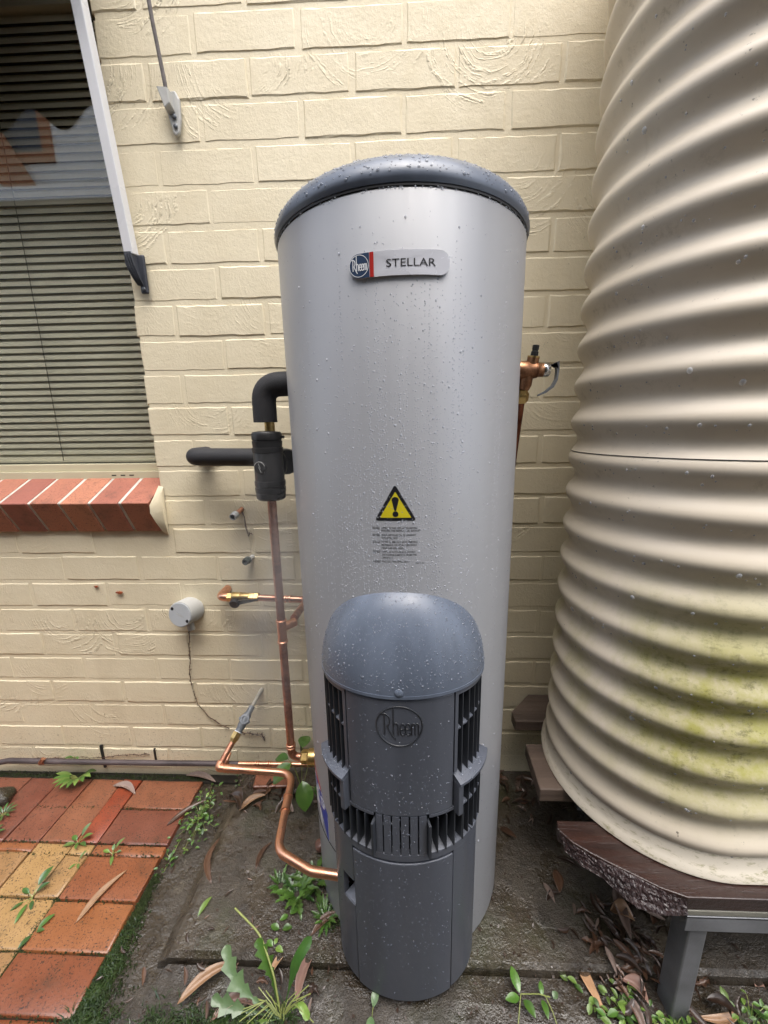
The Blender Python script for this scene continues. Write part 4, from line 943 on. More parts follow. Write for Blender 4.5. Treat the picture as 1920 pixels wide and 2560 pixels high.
vine('dried_creeper', 'dark root line along the lowest bricks above the wall pipe', [(-.787, .059), (-.714, .058), (-.627, .065), (-.558, .064), (-.497, .075), (-.39, .082)], 130, .0013, .007)
# chipped paint showing red brick
cp = empty('paint_chip', 'orange red brick showing through chipped paint below the window sill', 'paint chip', (0, 0, 0))
for x_, z_, s_ in ((-.395, .670, .009), (-.404, .6705, .005), (-.468, .690, .006)):
    P = [(x_ + s_ * rnd.uniform(.6, 1.2) * cos(2 * pi * k / 9), z_ + s_ * .45 * rnd.uniform(.6, 1.3) * sin(2 * pi * k / 9)) for k in range(9)]
    MB().add([(x, -.0088, z) for x, z in P] + [(x, -.004, z) for x, z in P], [tuple(range(9))] + [(k, (k + 1) % 9, 9 + (k + 1) % 9, 9 + k) for k in range(9)]).build('chip', PAVER_BRIGHT, cp)

# ================================================================== RAIN TANK AND STAND
tank = empty('rain_tank', 'large beige corrugated slimline rainwater tank with algae stains on a timber stand', 'rain tank', (1.0775, -.268, .335)); tank.location = (0, 0, 0)
TX, TY, TR, TX2 = 1.0775, -.268, .245, 2.45
def plan(r, nseg=72):
    P = [(TX2 + 0 * k, TY - r) for k in range(1)]
    P = [(TX + (TX2 - TX) * (1 - k / 26), TY - r) for k in range(26)]
    P += [(TX + r * cos(t), TY + r * sin(t)) for t in [-pi / 2 - pi * k / nseg for k in range(nseg + 1)]]
    P += [(TX + (TX2 - TX) * (k / 10), TY + r) for k in range(1, 10)]
    P += [(TX2 + r * cos(t), TY + r * sin(t)) for t in [pi / 2 - pi * k / 24 for k in range(24)]]
    return P
def corr(z): return TR - .0082 * (1 - cos(2 * pi * (z - 1.8447) / .0761))
def sweep(zs, off, lip=None):
    b = MB(); v = []; n = None
    for z in zs:
        P = plan(corr(z) + off); n = len(P); v += [(x, y, z) for x, y in P]
    f = [(i * n + k, i * n + (k + 1) % n, (i + 1) * n + (k + 1) % n, (i + 1) * n + k) for i in range(len(zs) - 1) for k in range(n)]
    return b.add(v, f)
st = .0761 / 14; lo = [.343 + st * i for i in range(int((1.104 - .343) / st) + 1)]; up = [1.0985 + st * i for i in range(int((2.20 - 1.0985) / st) + 1)]
sweep(lo, 0).build('lower_sheet', TANK, tank, smooth=80)
u = sweep(up, .0014); u.build('upper_sheet', TANK, tank, smooth=80)
P = plan(corr(1.0985) + .0013); n = 26 + 73
MB().tube([(x, y, 1.0982) for x, y in P[:n]], .00075, 5).build('lap_seam', GAP, tank)
rb = MB(); v = []; prof = [(.385, TR - .0065), (.362, TR - .004), (.352, TR + .0005), (.3415, TR + .0062), (.3375, TR + .0066), (.336, TR + .0035), (.336, TR - .03)]
for z, r in prof: Pp = plan(r); n = len(Pp); v += [(x, y, z) for x, y in Pp]
rb.add(v, [(i * n + k, i * n + (k + 1) % n, (i + 1) * n + (k + 1) % n, (i + 1) * n + k) for i in range(len(prof) - 1) for k in range(n)] + [tuple(6 * n + k for k in range(n))])
rb.build('base_rim', RIM, tank, smooth=60)
tp = MB(); Pp = plan(TR + .004); tp.prism(Pp, 2.195, 2.215); tp.build('roof_sheet', TANK, tank)
rvt = MB()
for ax_ in (1.20,): rvt.lathe((ax_, TY - corr(1.118) - .0012, 1.128), (0, -1, 0), [(0, .0068), (.0012, .0065), (.0018, .0045)], 16)
rvt.build('rivet', TANK, tank, smooth=60)
td = MB(); dr = MB(); q = random.Random(11)
for _ in range(420):
    if q.random() < .55: th = q.uniform(pi, 1.5 * pi); px, py, n_ = cos(th), sin(th), (cos(th), sin(th))
    else: th = None
    z = q.uniform(.40, 1.75); cz = 1.8447 - .0761 * round((1.8447 - z) / .0761); z = cz - q.uniform(.004, .026)   # beads gather under each crest
    r_ = corr(z) + (.0014 if z > 1.0985 else 0)
    if th is not None: p = (TX + r_ * cos(th), TY + r_ * sin(th), z); nn = (cos(th), sin(th), -.3)
    else: p = (q.uniform(TX, 1.45), TY - r_, z); nn = (0, -1, -.3)
    drop(p, nn, .0009 + q.expovariate(1100), .55, 1.3)
tag(dr.build('rain_drops', DROP, tank, smooth=80), kind='stuff')

stand = empty('tank_stand', 'stand of wet timber sleepers on galvanised steel legs under the rain tank', 'stand', (0, 0, 0))
def rough_prism(b, poly, z0, z1, jag=.0):
    n = len(poly); b.add([(x, y, z1) for x, y in poly] + [(x + rnd.uniform(-jag, jag), y + rnd.uniform(-jag, jag), z0) for x, y in poly], [tuple(range(n)), tuple(range(2 * n - 1, n - 1, -1))] + [(i, (i + 1) % n, n + (i + 1) % n, n + i) for i in range(n)])
    return b
topl = [(.788, -.428), (.806, -.452), (.832, -.471), (.862, -.489), (.893, -.506), (.93, -.527), (.968, -.5405)]
front = rough_prism(MB(), [(.792, -.408)] + topl + [(2.5, -.5425), (2.5, -.408)], .306, .3345)
front.build('sleeper', SLEEPER, stand, bevel=.002)
bkm = MB(); q = random.Random(4); NX, NY = 110, 16; v = []   # splintered broken corner sloping down to the lower edge
botl = [(.796, -.448), (.817, -.474), (.846, -.494), (.866, -.520), (.885, -.539), (.925, -.549), (.968, -.548)]
def along(L_, t): k = min(int(t * (len(L_) - 1)), len(L_) - 2); u_ = t * (len(L_) - 1) - k; return Vector((*L_[k], 0)).lerp(Vector((*L_[k + 1], 0)), u_)
for i in range(NX + 1):
    t = i / NX; e0 = along(topl, t) + Vector((0, .004, .3348)); e1 = along(botl, t) + Vector((0, 0, .305))
    for j_ in range(NY + 1):
        s_ = j_ / NY; p = e0.lerp(e1, s_); k_ = sin(s_ * pi) ** .5 if 0 < j_ < NY else (.3 if j_ else 0)
        p += Vector((q.uniform(-.0014, .0014), q.uniform(-.0022, .0022), q.uniform(-.0012, .0012) + .0020 * sin(s_ * 26 + t * 5 + sin(t * 13)) + .0012 * sin(t * 47 + s_ * 4))) * k_; v.append(p)
bkm.add(v, [(i * (NY + 1) + k, i * (NY + 1) + k + 1, (i + 1) * (NY + 1) + k + 1, (i + 1) * (NY + 1) + k) for i in range(NX) for k in range(NY)])
bkm.build('splintered_corner', BARK, stand)
rough_prism(MB(), [(.792, -.205), (.783, -.337), (2.5, -.337), (2.5, -.205)], .300, .3345).build('sleeper', PLANK, stand, bevel=.003)
rough_prism(MB(), [(.789, -.088), (.789, -.126), (2.5, -.126), (2.5, -.012), (.862, -.012)], .302, .3345).build('sleeper', PLANK, stand, bevel=.003)
rough_prism(MB(), [(.955, -.541), (.945, -.42), (2.5, -.42), (2.5, -.541)], .293, .3055).build('packer', PACKER, stand, bevel=.002)
sf = MB()
for y in (-.542, -.09): sf.box(.972, 2.5, y, y + .004, .258, .2925); sf.box(.972, 2.5, y, y + .045, .2885, .2928)
sf.build('steel_frame', GALV, stand, bevel=.001)
MB().box(.972, 1.012, -.53, -.09, .26, .288).build('cross_rail', GALV, stand, bevel=.002)
for x, y in ((1.0, -.514), (1.0, -.11), (2.3, -.514), (2.3, -.11)):
    MB().box(x - .0135, x + .0205, y - .021, y + .02, -.02, .287).build('leg', GALV, stand, bevel=.003)

# ================================================================== LEAVES AND WEEDS
def blade(L, w, bend=.1, curl=.15, lobes=0, n=12, tipw=.0, belly=.8, arch=0., fold=.25, cols=5):
    """leaf blade along +x: cols across, n along; lobed edges if lobes"""
    b = MB(); v = []
    for i in range(n + 1):
        t = i / n; ww = w / 2 * max(.02, sin(pi * min(1, t ** belly * .985 + .01)) ** .8)
        if lobes: ph = (t * lobes) % 1; ww *= .45 + .75 * (ph if t > .15 else .3) * (1 if ph < .8 else .5)
        y0 = bend * L * sin(pi * t); z0 = arch * L * (t - t * t * 1.15) * 2 + rnd.uniform(-.01, .01) * w
        for k in range(cols):
            s_ = -1 + 2 * k / (cols - 1); v.append((t * L, y0 + s_ * ww + (0 if not lobes else 0), z0 + curl * w * s_ * s_ * sin(pi * t) + fold * abs(s_) * ww * .5 + rnd.uniform(-.012, .012) * w))
    f = [(i * cols + k, i * cols + k + 1, (i + 1) * cols + k + 1, (i + 1) * cols + k) for i in range(n) for k in range(cols - 1)]
    return b.add(v, f)
def fallen(label, a, b_, w, mat, z=.001, group=None, bend=.08, curl=.25, tilt=.0, name='fallen_leaf', roll=.0):
    A, B = Vector((*a, 0)), Vector((*b_, 0)); d_ = B - A
    o = blade(d_.length, w, bend, curl).build(name, mat, None, smooth=180, loc=(A.x, A.y, z))
    o.rotation_euler = (roll, -tilt, math.atan2(d_.y, d_.x)); s_ = o.modifiers.new('thick', 'SOLIDIFY'); s_.thickness = .0006
    return tag(o, label, 'leaf', group)
PZ = .034
lf = fallen('long curled leaf, half tan half grey, lying on the orange paver', (-.320, -.412), (-.275, -.298), .017, LF_TAN, .0015, None, .05, .35)
st_ = MB().tube([(0, 0, .001), (-.004, .001, .001)], .0006, 5); st_.build('stalk', LF_BROWN, lf)
fallen('ragged grey leaf lying across the narrow bright red paver', (-.495, -.055), (-.399, -.084), .022, LF_GREY, .002, None, .1, .5)
fallen('large torn tan leaf in the mud at the bottom left of the dandelion', (.007, -.545), (.103, -.482), .021, LF_TAN, .0, None, .06, .5, .06)
fallen('yellow brown leaf lying behind the copper gas pipe', (-.022, -.158), (.046, -.110), .022, LF_TAN, PZ + .004, None, .1, .4, .05)
fallen('curled dark brown leaf upright beside the chickweed patch', (-.072, -.112), (-.014, -.165), .03, LF_DARK, PZ + .004, None, .15, .9, .15)
fallen('limp dark leaf with a long stalk on the plinth', (-.018, -.345), (-.046, -.232), .016, LF_BROWN, PZ, None, .18, .3)
fallen('thin brown leaf below the gas pipe bend on the plinth', (.083, -.310), (.104, -.242), .012, LF_BROWN, PZ, None, .12, .4)
fallen('narrow brown leaf upright under the copper coupling', (.135, -.260), (.130, -.198), .011, LF_BROWN, PZ + .002, None, .1, .4, .1)
fallen('long pinkish tan gum leaf right of the burner cover', (.846, -.436), (.864, -.530), .0205, LF_TAN, .010, None, -.05, .2, .05)
fallen('torn pinkish leaf crossing the end of the water line', (.828, -.405), (.838, -.468), .016, LF_PINK, .014, None, .12, .6, .1)
fallen('broad grey brown gum leaf leaning against the steel leg', (.985, -.335), (.962, -.440), .026, LF_GREY, PZ + .018, None, -.04, .3, .05)
fallen('broad tan leaf curled on top of the litter heap', (.945, -.388), (.992, -.404), .034, LF_TAN, PZ + .022, None, .1, .5, -.1)
fallen('pale pinkish torn leaf at the front of the litter heap', (.917, -.490), (.950, -.525), .026, LF_PINK, .012, None, .15, .6)
fallen('long tan leaf right of the steel leg', (1.215, -.43), (1.186, -.520), .018, LF_PINK, .004, None, .06, .3)
fallen('dark oval leaf alone on the bare concrete right of the heater', (.859, -.292), (.85, -.343), .024, LF_BROWN, PZ, None, .05, .15)
fallen('thin dark leaf beside the dark sleeper on the plinth', (.872, -.262), (.925, -.288), .012, LF_DARK, PZ, None, .1, .2)
fallen('short dark torn leaf on the plinth midway to the litter heap', (.811, -.360), (.852, -.343), .014, LF_DARK, PZ, None, .1, .5)
fallen('pinkish grey leaf in the mud right of the dandelion', (.248, -.535), (.272, -.455), .020, LF_PINK, .002, None, .1, .4)
fallen('tan strip of leaf behind the dandelion stems', (.180, -.502), (.215, -.452), .012, LF_TAN, .004, None, .05, .4)
fallen('wet brown leaf against the foot of the burner cover', (.257, -.440), (.335, -.402), .017, LF_BROWN, PZ + .001, None, .15, .5)
fallen('grey brown leaf over the soil at the corner of the paving', (-.270, -.012), (-.155, -.036), .020, LF_GREY, .004, None, .05, .5)
fallen('orange brown leaf slanting through the chickweed patch', (-.237, -.180), (-.150, -.094), .016, LF_BROWN, .002, None, .06, .3)
fallen('purple grey leaf at the bottom edge of the picture', (.085, -.566), (.175, -.545), .02, LF_PINK, .0, None, .2, .5)
fallen('flat brown leaf on the ground by the wall behind the heater', (.834, -.030), (.904, -.045), .025, LF_BROWN, PZ, None, .05, .3)
fallen('tan curled leaf below the steel leg', (1.120, -.528), (1.035, -.535), .014, LF_TAN, .004, None, .1, .5)
fallen('light brown strip of leaf leaning on the steel leg', (.905, -.505), (.925, -.560), .015, LF_GREY, .006, None, .1, .6)
# litter: small rotting leaves, told apart by nothing
LM = [blade(1, .26, b_, .18).mesh('litter', m, 180) for m, b_ in ((LF_DARK, .1), (LF_DARK, -.06), (LF_BROWN, .04), (LF_DARK, .16), (LF_BROWN, -.1), (LF_GREY, .05))]
LM += [blade(1, .42, .15, .3, lo_, 12).mesh('litter', m, 180) for m, lo_ in ((LF_DARK, 0), (LF_BROWN, 3), (LF_DARK, 4))]
def litter(label, group, n, cx, cy, sx_, sy_, z, l0, l1, zs=.01):
    for _ in range(n):
        x, y = rnd.gauss(cx, sx_), rnd.gauss(cy, sy_); l = rnd.uniform(l0, l1)
        o = inst('litter_leaf', rnd.choice(LM), None, (x, y, z + abs(rnd.gauss(0, zs))), (rnd.uniform(-.6, .6), rnd.uniform(-.35, .35), rnd.uniform(0, 2 * pi)), (l, l, l)); tag(o, label, 'leaf', group)
litter('wet rotting leaf in the brown litter heap left of the steel leg', 'rotting leaves in the litter heap', 110, .945, -.435, .045, .042, .030, .018, .052, .008)
litter('small dark leaf in the debris by the wall under the copper pipes', 'dark leaves by the wall under the pipes', 46, .075, -.085, .085, .035, PZ, .02, .055, .005)
litter('dark dead leaf on the ground behind the tank stand', 'dead leaves behind the stand', 30, .84, -.11, .06, .06, PZ, .025, .06, .004)
litter('scrap of dead leaf on the wet ground at the front', 'leaf scraps on the front ground', 36, .15, -.52, .14, .03, .0, .012, .035, .002)
litter('scrap of dead leaf on the wet plinth', 'leaf scraps on the plinth', 34, .1, -.3, .12, .09, PZ, .008, .024, .001)
litter('dead leaf on the ground under the rain tank', 'dead leaves under the tank', 26, 1.1, -.46, .10, .06, .014, .02, .05, .004)
# broken bits nobody could count
cr = MB(); q = random.Random(21)
for _ in range(2600):
    r_ = q.random()
    if r_ < .35: x, y, z = q.gauss(.09, .1), q.gauss(-.07, .03), PZ
    elif r_ < .7: x, y, z = q.gauss(.95, .07), q.gauss(-.44, .05), .028
    else: x, y, z = q.uniform(-.19, 1.2), q.uniform(-.60, -.02), PZ
    if y < -.475: z = .011
    if x < -.08: z = -.011
    s_ = q.uniform(.0012, .005); c = Vector((x, y, z + q.random() * .002)); a = q.uniform(0, 2 * pi); u_ = Vector((cos(a), sin(a), q.uniform(-.3, .3))) * s_; w_ = Vector((-sin(a), cos(a), q.uniform(-.3, .3))) * s_ * q.uniform(.3, .7)
    cr.add([c - u_, c + w_, c + u_, c - w_], [(0, 1, 2, 3)])
tag(cr.build('leaf_crumbs', LF_DARK), kind='stuff')

def place_leaf(parent, p, yaw, pitch, L, w, mat, lobes=0, arch=.15, name='leaf', roll=0., bend=.03, belly=.9, n=12):
    o = blade(L, w, bend, .05, lobes, n if not lobes else lobes * 6, 0, belly, arch, .3).build(name, mat, parent, smooth=180)
    o.location = p; o.rotation_euler = (roll, -pitch, yaw); return o
def sprig(label, x, y, z, leaves, cat='weed', name='weed'):
    e = empty(name, label, cat, (x, y, z)); stems = MB()
    if abs(z + .003) < 1e-6: leaves = [(a_, st_ * .85, ri_ * .85, L_ * .82, w_ * .78, m_, p_) for a_, st_, ri_, L_, w_, m_, p_ in leaves]
    for (yaw, stalk, rise, L, w, mat, pitch) in leaves:
        y_ = R(yaw); tip = Vector((cos(y_) * stalk, sin(y_) * stalk, rise))
        if stalk > .004: stems.tube([(0, 0, -.002), tip * .5 + Vector((0, 0, rise * .2)), tip], .0009, 5)
        place_leaf(e, tip, y_, R(pitch), L, w, mat)
    if stems.v: stems.build('stem', STEM_G, e, smooth=60)
    return e
# broad nettle-like seedling beside the union
sprig('bright green weed with broad pointed leaves under the brass union', .150, -.085, PZ, [(20, .05, .13, .062, .048, G_MID, -15), (-70, .05, .085, .075, .052, G_MID, -45), (-140, .03, .12, .07, .05, G_MID, -30), (80, .02, .14, .05, .04, G_MID, 0), (170, .04, .11, .045, .035, G_DARK, -10), (-35, .06, .05, .04, .03, G_DARK, -20)], name='seedling')
# sprigs in the paving joints
sprig('grey green sprig with upright oval leaf in the paver joint', -.466, -.232, -.003, [(60, .012, .016, .042, .018, G_GREY, 40), (20, .012, .012, .036, .015, G_LIGHT, 20), (-20, .010, .006, .034, .013, G_MID, 8), (150, .012, .004, .030, .016, G_MID, 5), (200, .010, .004, .034, .016, G_LIGHT, 5), (-60, .008, .01, .03, .012, G_MID, 15)])
sprig('small bright green sprig between the buff and orange pavers', -.345, -.258, -.003, [(55, .01, .014, .034, .011, G_LIGHT, 25), (170, .012, .005, .026, .013, G_LIGHT, 5), (-60, .01, .004, .034, .012, G_LIGHT, 4), (10, .012, .006, .016, .009, G_GREY, 5), (110, .006, .008, .02, .01, G_GREY, 15)])
sprig('tiny lime sprig beside the narrow buff paver', -.425, -.282, -.003, [(70, .006, .008, .026, .009, G_LIGHT, 20), (-50, .006, .003, .02, .009, G_LIGHT, 3), (-120, .006, .003, .02, .009, G_LIGHT, 3)])
sprig('dark green ragged weed on the buff pavers', -.478, -.362, -.003, [(80, .02, .016, .05, .024, G_DARK, 15), (40, .01, .01, .036, .016, G_DARK, 15), (160, .015, .006, .034, .014, G_DARK, 4), (-80, .02, .004, .05, .013, G_MID, 2), (-130, .02, .003, .03, .012, G_MID, 3), (-50, .015, .003, .03, .012, G_DARK, 3)])
sprig('green seedling lying in the wide joint beside the orange paver', -.405, -.432, -.004, [(60, .006, .004, .034, .014, G_MID, 6), (-110, .006, .004, .026, .012, G_DARK, 4), (10, .004, .005, .018, .009, G_MID, 8)])
sprig('feathery green weed at the left edge of the paving', -.765, -.160, -.003, [(a_, .008, .008, .036, .009, G_MID if a_ % 3 else G_DARK, 18) for a_ in range(-150, 200, 33)])
sprig('leafy dark weed at the far left of the paving', -.735, -.222, -.003, [(a_, .008, .008, .030, .012, G_DARK, 12) for a_ in range(-120, 230, 50)])
sprig('green weed growing over the wall pipe at the foot of the wall', -.635, -.028, -.004, [(a_, .02, .02, .048, .016, G_MID if a_ % 2 else G_LIGHT, 18) for a_ in range(-170, 20, 19)])
sprig('tiny weed sprouting above the wall pipe', -.645, -.016, .072, [(a_, .006, .004, .022, .008, G_MID, 10) for a_ in (-30, -90, -150, 200)])
sprig('blade-like green leaf lying alone on the plinth', -.018, -.412, PZ - .002, [(68, .002, .002, .040, .012, G_LIGHT, 5), (75, .0, .001, .022, .007, G_MID, 4)])
sprig('two lobed clover leaf on the plinth above the dandelion', .186, -.432, PZ - .002, [(10, .004, .004, .022, .014, G_MID, 4), (165, .004, .004, .022, .014, G_MID, 4)])
sprig('lime clover leaf nearest the dandelion leaf', .180, -.462, PZ - .002, [(-20, .004, .004, .02, .012, G_LIGHT, 4), (150, .004, .003, .018, .012, G_MID, 4), (80, .004, .004, .012, .009, G_LIGHT, 4)])
sprig('single green leaf on the plinth below the feathery weeds', .197, -.403, PZ - .002, [(30, .002, .004, .026, .018, G_MID, 6), (-150, .002, .002, .02, .012, G_MID, 3)])
sprig('pale green leaf caught under the front of the burner cover', .402, -.545, -.010, [(70, .006, .012, .03, .015, G_GREY, 20), (-100, .004, .006, .026, .016, G_GREY, 2)])
for lab, x, y, L0 in (('feathery green weed below the copper gas pipe', .205, -.362, .062), ('dense green weed against the foot of the heater', .245, -.338, .06), ('small ragged weed at the left of the feathery weeds', .160, -.345, .036), ('low green weed left of the heater base', .285, -.408, .036)):
    e = empty('weed', lab, 'weed', (x, y, PZ - .002)); q = random.Random(int(x * 1000))
    for i in range(13):
        a = 2 * pi * i / 13 + q.uniform(-.2, .2); place_leaf(e, (cos(a) * .006, sin(a) * .006, .003), a, q.uniform(.05, .65), L0 * q.uniform(.6, 1.15), L0 * .30, q.choice((G_MID, G_MID, G_DARK)), q.choice((4, 5)), q.uniform(.05, .2))
# dandelion: lobed grey green leaf, strap leaf and a leaning bare stalk
da = empty('dandelion', 'tall dandelion with a lobed pale leaf and a leaning bare stalk', 'weed', (.222, -.556, -.010))
LOB = (.75, 1.1, .85, 1.15, .95, 1.05)
def strap(parent, pts, w, mat, name='leaf', lobes=0, flat=Vector((0, -.5, .8))):
    P = []; pts = [Vector(p) for p in pts]; m = 16 if not lobes else lobes * 6
    for i in range(m + 1):
        t = i / m * (len(pts) - 1); k = min(int(t), len(pts) - 2); u_ = t - k
        p0, p1, p2, p3 = pts[max(k - 1, 0)], pts[k], pts[k + 1], pts[min(k + 2, len(pts) - 1)]
        P.append(.5 * ((2 * p1) + (p2 - p0) * u_ + (2 * p0 - 5 * p1 + 4 * p2 - p3) * u_ ** 2 + (3 * p1 - p0 - 3 * p2 + p3) * u_ ** 3))
    b = MB(); v = []
    for i, p in enumerate(P):
        t = i / m; tg = (P[min(i + 1, m)] - P[max(i - 1, 0)]).normalized(); sd = tg.cross(flat).normalized()
        ww = w / 2 * (.12 + .88 * min(1, max(0, (t - .25) / .3))) * (1 if t < .86 else max(.05, 1 - ((t - .86) / .14) ** 2))
        if lobes and t > .28: ph = (t * lobes) % 1; ww *= (.40 + .8 * ph ** 1.4) * LOB[int(t * lobes) % 6]
        nn = sd.cross(tg)
        for s_ in (-1, -.5, 0, .5, 1): v.append(p + sd * ww * s_ + nn * abs(s_) * ww * .25 + Vector((0, 0, rnd.uniform(-.0006, .0006))))
    b.add(v, [(i * 5 + k, i * 5 + k + 1, (i + 1) * 5 + k + 1, (i + 1) * 5 + k) for i in range(m) for k in range(4)])
    return b.build(name, mat, parent, smooth=180)
strap(da, [(-.004, 0, .004), (-.058, .012, .034), (-.100, .028, .060), (-.130, .060, .088)], .034, G_GREY, 'leaf', 6)
strap(da, [(-.006, .002, .002), (-.06, .004, .012), (-.105, .006, .020), (-.142, .012, .030)], .030, G_GREY, 'leaf', 5)
strap(da, [(-.002, .004, .004), (-.022, .030, .050), (-.040, .044, .085), (-.060, .060, .110)], .030, G_MID, 'leaf', 6)
strap(da, [(.002, .002, .002), (.016, .025, .055), (.030, .040, .095), (.054, .062, .118)], .019, G_DARK, 'leaf')
strap(da, [(.006, .002, .002), (.030, .010, .020), (.045, .006, .022), (.056, -.004, .012)], .014, G_LIGHT, 'leaf')
strap(da, [(-.002, .000, .002), (-.02, -.006, .01), (-.045, -.01, .008), (-.07, -.008, .003)], .010, G_LIGHT, 'leaf')
MB().tube(fillet([(0, .002, .0), (-.018, .028, .068), (-.055, .066, .112), (-.125, .105, .118)], .06, 8), .0020, 8, True).build('stalk', STEM_G, da, smooth=60)
q = random.Random(5); sb = MB()
for i in range(26):
    a = q.uniform(.15, pi + .6); l = q.uniform(.03, .085); sb.tube([(q.uniform(-.004, .004), 0, 0), (cos(a) * l * .4, .008, l * .45), (cos(a) * l, q.uniform(-.02, .03), abs(sin(a)) * l * .7)], .0009, 5)
sb.build('leaf_stalks', STEM_G, da, smooth=60)['kind'] = 'stuff'
# chickweed: trailing stems with small oval leaves
def chick(label, x, y, z, n, sx_, sy_, l0, l1, mats, rise=.01, seed=1):
    e = empty('chickweed', label, 'weed', (x, y, z)); q = random.Random(seed); pool = [blade(1, .55, .0, .1, 0, 6, 0, .9, .1, .3, 4).mesh('leaf', m, 180) for m in mats]; sm = MB()
    for i in range(n):
        px, py = q.gauss(0, sx_), q.gauss(0, sy_); h = abs(q.gauss(0, rise)); l = q.uniform(l0, l1)
        inst('leaf', q.choice(pool), e, (px, py, h + .001), (q.uniform(-.4, .4), q.uniform(-.5, .3), q.uniform(0, 2 * pi)), (l, l, l))
        if i % 4 == 0: sm.tube([(px * .3, py * .3, 0), (px * .7, py * .7, h), (px, py, h)], .0007, 4)
    sm.build('stem', STEM_G, e); return e
chick('dense bright green chickweed patch in the gap between paving and plinth', -.150, -.150, -.006, 130, .024, .042, .006, .018, (G_MID, G_LIGHT, G_MID, G_DARK), .012, 2)
chick('thin trailing chickweed below the dense patch', -.178, -.262, -.009, 16, .014, .035, .006, .016, (G_MID, G_DARK), .004, 3)
chick('low green weeds along the foot of the wall behind the gas pipe', .02, -.040, .0, 70, .07, .014, .007, .018, (G_MID, G_DARK), .012, 4)
chick('green weeds in front of the litter heap', .900, -.528, -.010, 60, .038, .016, .009, .024, (G_MID, G_LIGHT), .014, 6)
chick('green weeds at the foot of the steel leg', .985, -.548, -.010, 40, .03, .012, .007, .02, (G_MID, G_LIGHT), .012, 7)
chick('pale weeds at the bottom right corner', 1.145, -.530, -.010, 34, .04, .012, .008, .022, (G_LIGHT, G_MID), .010, 8)
e = empty('trailing_weed', 'trailing weed with paired oval leaves on the wet slab in front', 'weed', (.690, -.545, -.009))
sm = MB(); sm.tube([(-.012, -.03, .002), (0, 0, .012), (.012, .028, .02), (.05, .032, .014), (.072, .030, .010)], .0012, 6); sm.tube([(.062, .032, .012), (.070, .01, .008), (.074, -.02, .004)], .001, 5); sm.build('stem', STEM_G, e, smooth=60)
for (x_, y_, z_, yw, L, w, m) in ((.010, .030, .02, 100, .038, .018, G_MID), (.008, .024, .018, 190, .030, .016, G_MID), (.016, .022, .016, -60, .030, .016, G_MID), (.056, .030, .012, 80, .022, .010, G_MID), (.054, .026, .010, -85, .028, .012, G_MID), (.078, .028, .01, 40, .014, .012, G_GREY), (-.012, -.028, .004, 210, .024, .02, G_GREY), (.074, -.022, .004, -120, .018, .012, G_LIGHT)):
    place_leaf(e, (x_, y_, z_), R(yw), .15, L, w, m)
# dead white wisp of root on the mud
MB().tube([(.018 + .011 * cos(t) * (1 - t * .03), -.503 + .011 * sin(t), -.006 + .001 * t) for t in [k * .35 for k in range(19)]], .0012, 6).build('root_curl', LF_TAN, None, smooth=60); tag(bpy.context.scene.collection.objects[-1], 'pale curl of dead root on the mud left of the dandelion', 'root')
# mossy stone at the far left
stn = MB(); bm = bmesh.new(); bmesh.ops.create_icosphere(bm, subdivisions=3, radius=1)
q = random.Random(9)
for vv in bm.verts: vv.co *= 1 + .12 * sin(vv.co.x * 4 + 1) * cos(vv.co.y * 5) + q.uniform(-.03, .03)
me = bpy.data.meshes.new('stone'); bm.to_mesh(me); bm.free(); me.materials.append(GROUND); me.polygons.foreach_set('use_smooth', [True] * len(me.polygons))
o = inst('stone', me, None, (-.835, -.118, .004), (0, 0, .4), (.05, .04, .034)); tag(o, 'rounded dark mossy stone at the left edge of the paving', 'stone')
me2 = me.copy(); me2.materials.clear(); me2.materials.append(simple('reddish_pebble', (.12, .06, .045), .35, 0, .4, 40, .4, kind='World').m)
o = inst('pebble', me2, None, (.248, -.255, PZ + .012), (0, 0, .4), (.02, .017, .015)); tag(o, 'reddish brown pebble beside the foot of the heater', 'stone')
# half brick buried under the pipes
hb = MB().box(-.055, .055, -.022, .022, -.03, .012).build('broken_brick', PAVER_RED, None, bevel=.004, loc=(.045, -.062, PZ)); hb.rotation_euler = (.1, .06, .1); tag(hb, 'broken red brick half buried by the wall below the copper pipes', 'brick')
# grass and moss in the joints
GRASS = leafmat('dark_wet_grass', (.012, .030, .007), (.034, .062, .014), (.02, .016, .006), .28, .5).m
gr = MB(); q = random.Random(31)
def tuft(x, y, z, h, lean, n=1, w=.0011):
    if x > -.05 and y < -.482: z += .022
    for _ in range(n):
        a = q.uniform(0, 2 * pi); l = h * q.uniform(.5, 1.3); bx, by = x + q.gauss(0, .003), y + q.gauss(0, .003); dx_, dy_ = cos(a) * lean * l, sin(a) * lean * l; s_ = Vector((-sin(a), cos(a), 0)) * w
        p0, p1, p2 = Vector((bx, by, z)), Vector((bx + dx_ * .4, by + dy_ * .4, z + l * .55)), Vector((bx + dx_, by + dy_, z + l * .55 * (1.3 - lean * .4)))
        gr.add([p0 - s_, p0 + s_, p1 + s_ * .8, p1 - s_ * .8, p2], [(0, 1, 2, 3), (3, 2, 4)])
for _ in range(1300):
    t = q.random() ** .6; x = -.195 + q.gauss(0, .012) - .03 * max(0, t - .5); y = -.36 - .26 * t
    wdt = .004 + .05 * t * t
    tuft(x + q.uniform(-.3, 1) * wdt, y, -.012, q.uniform(.008, .022) * (.5 + t * .7), q.uniform(.6, 1.6), 2)
for _ in range(900):
    tuft(q.uniform(-.22, .25), q.gauss(-.575, .014), -.012, q.uniform(.01, .03), q.uniform(.4, 1.4), 2)
for _ in range(500): tuft(-.411 + q.gauss(0, .006), q.uniform(-.60, -.37), -.008, q.uniform(.004, .012), q.uniform(.6, 1.5), 2, .0009)
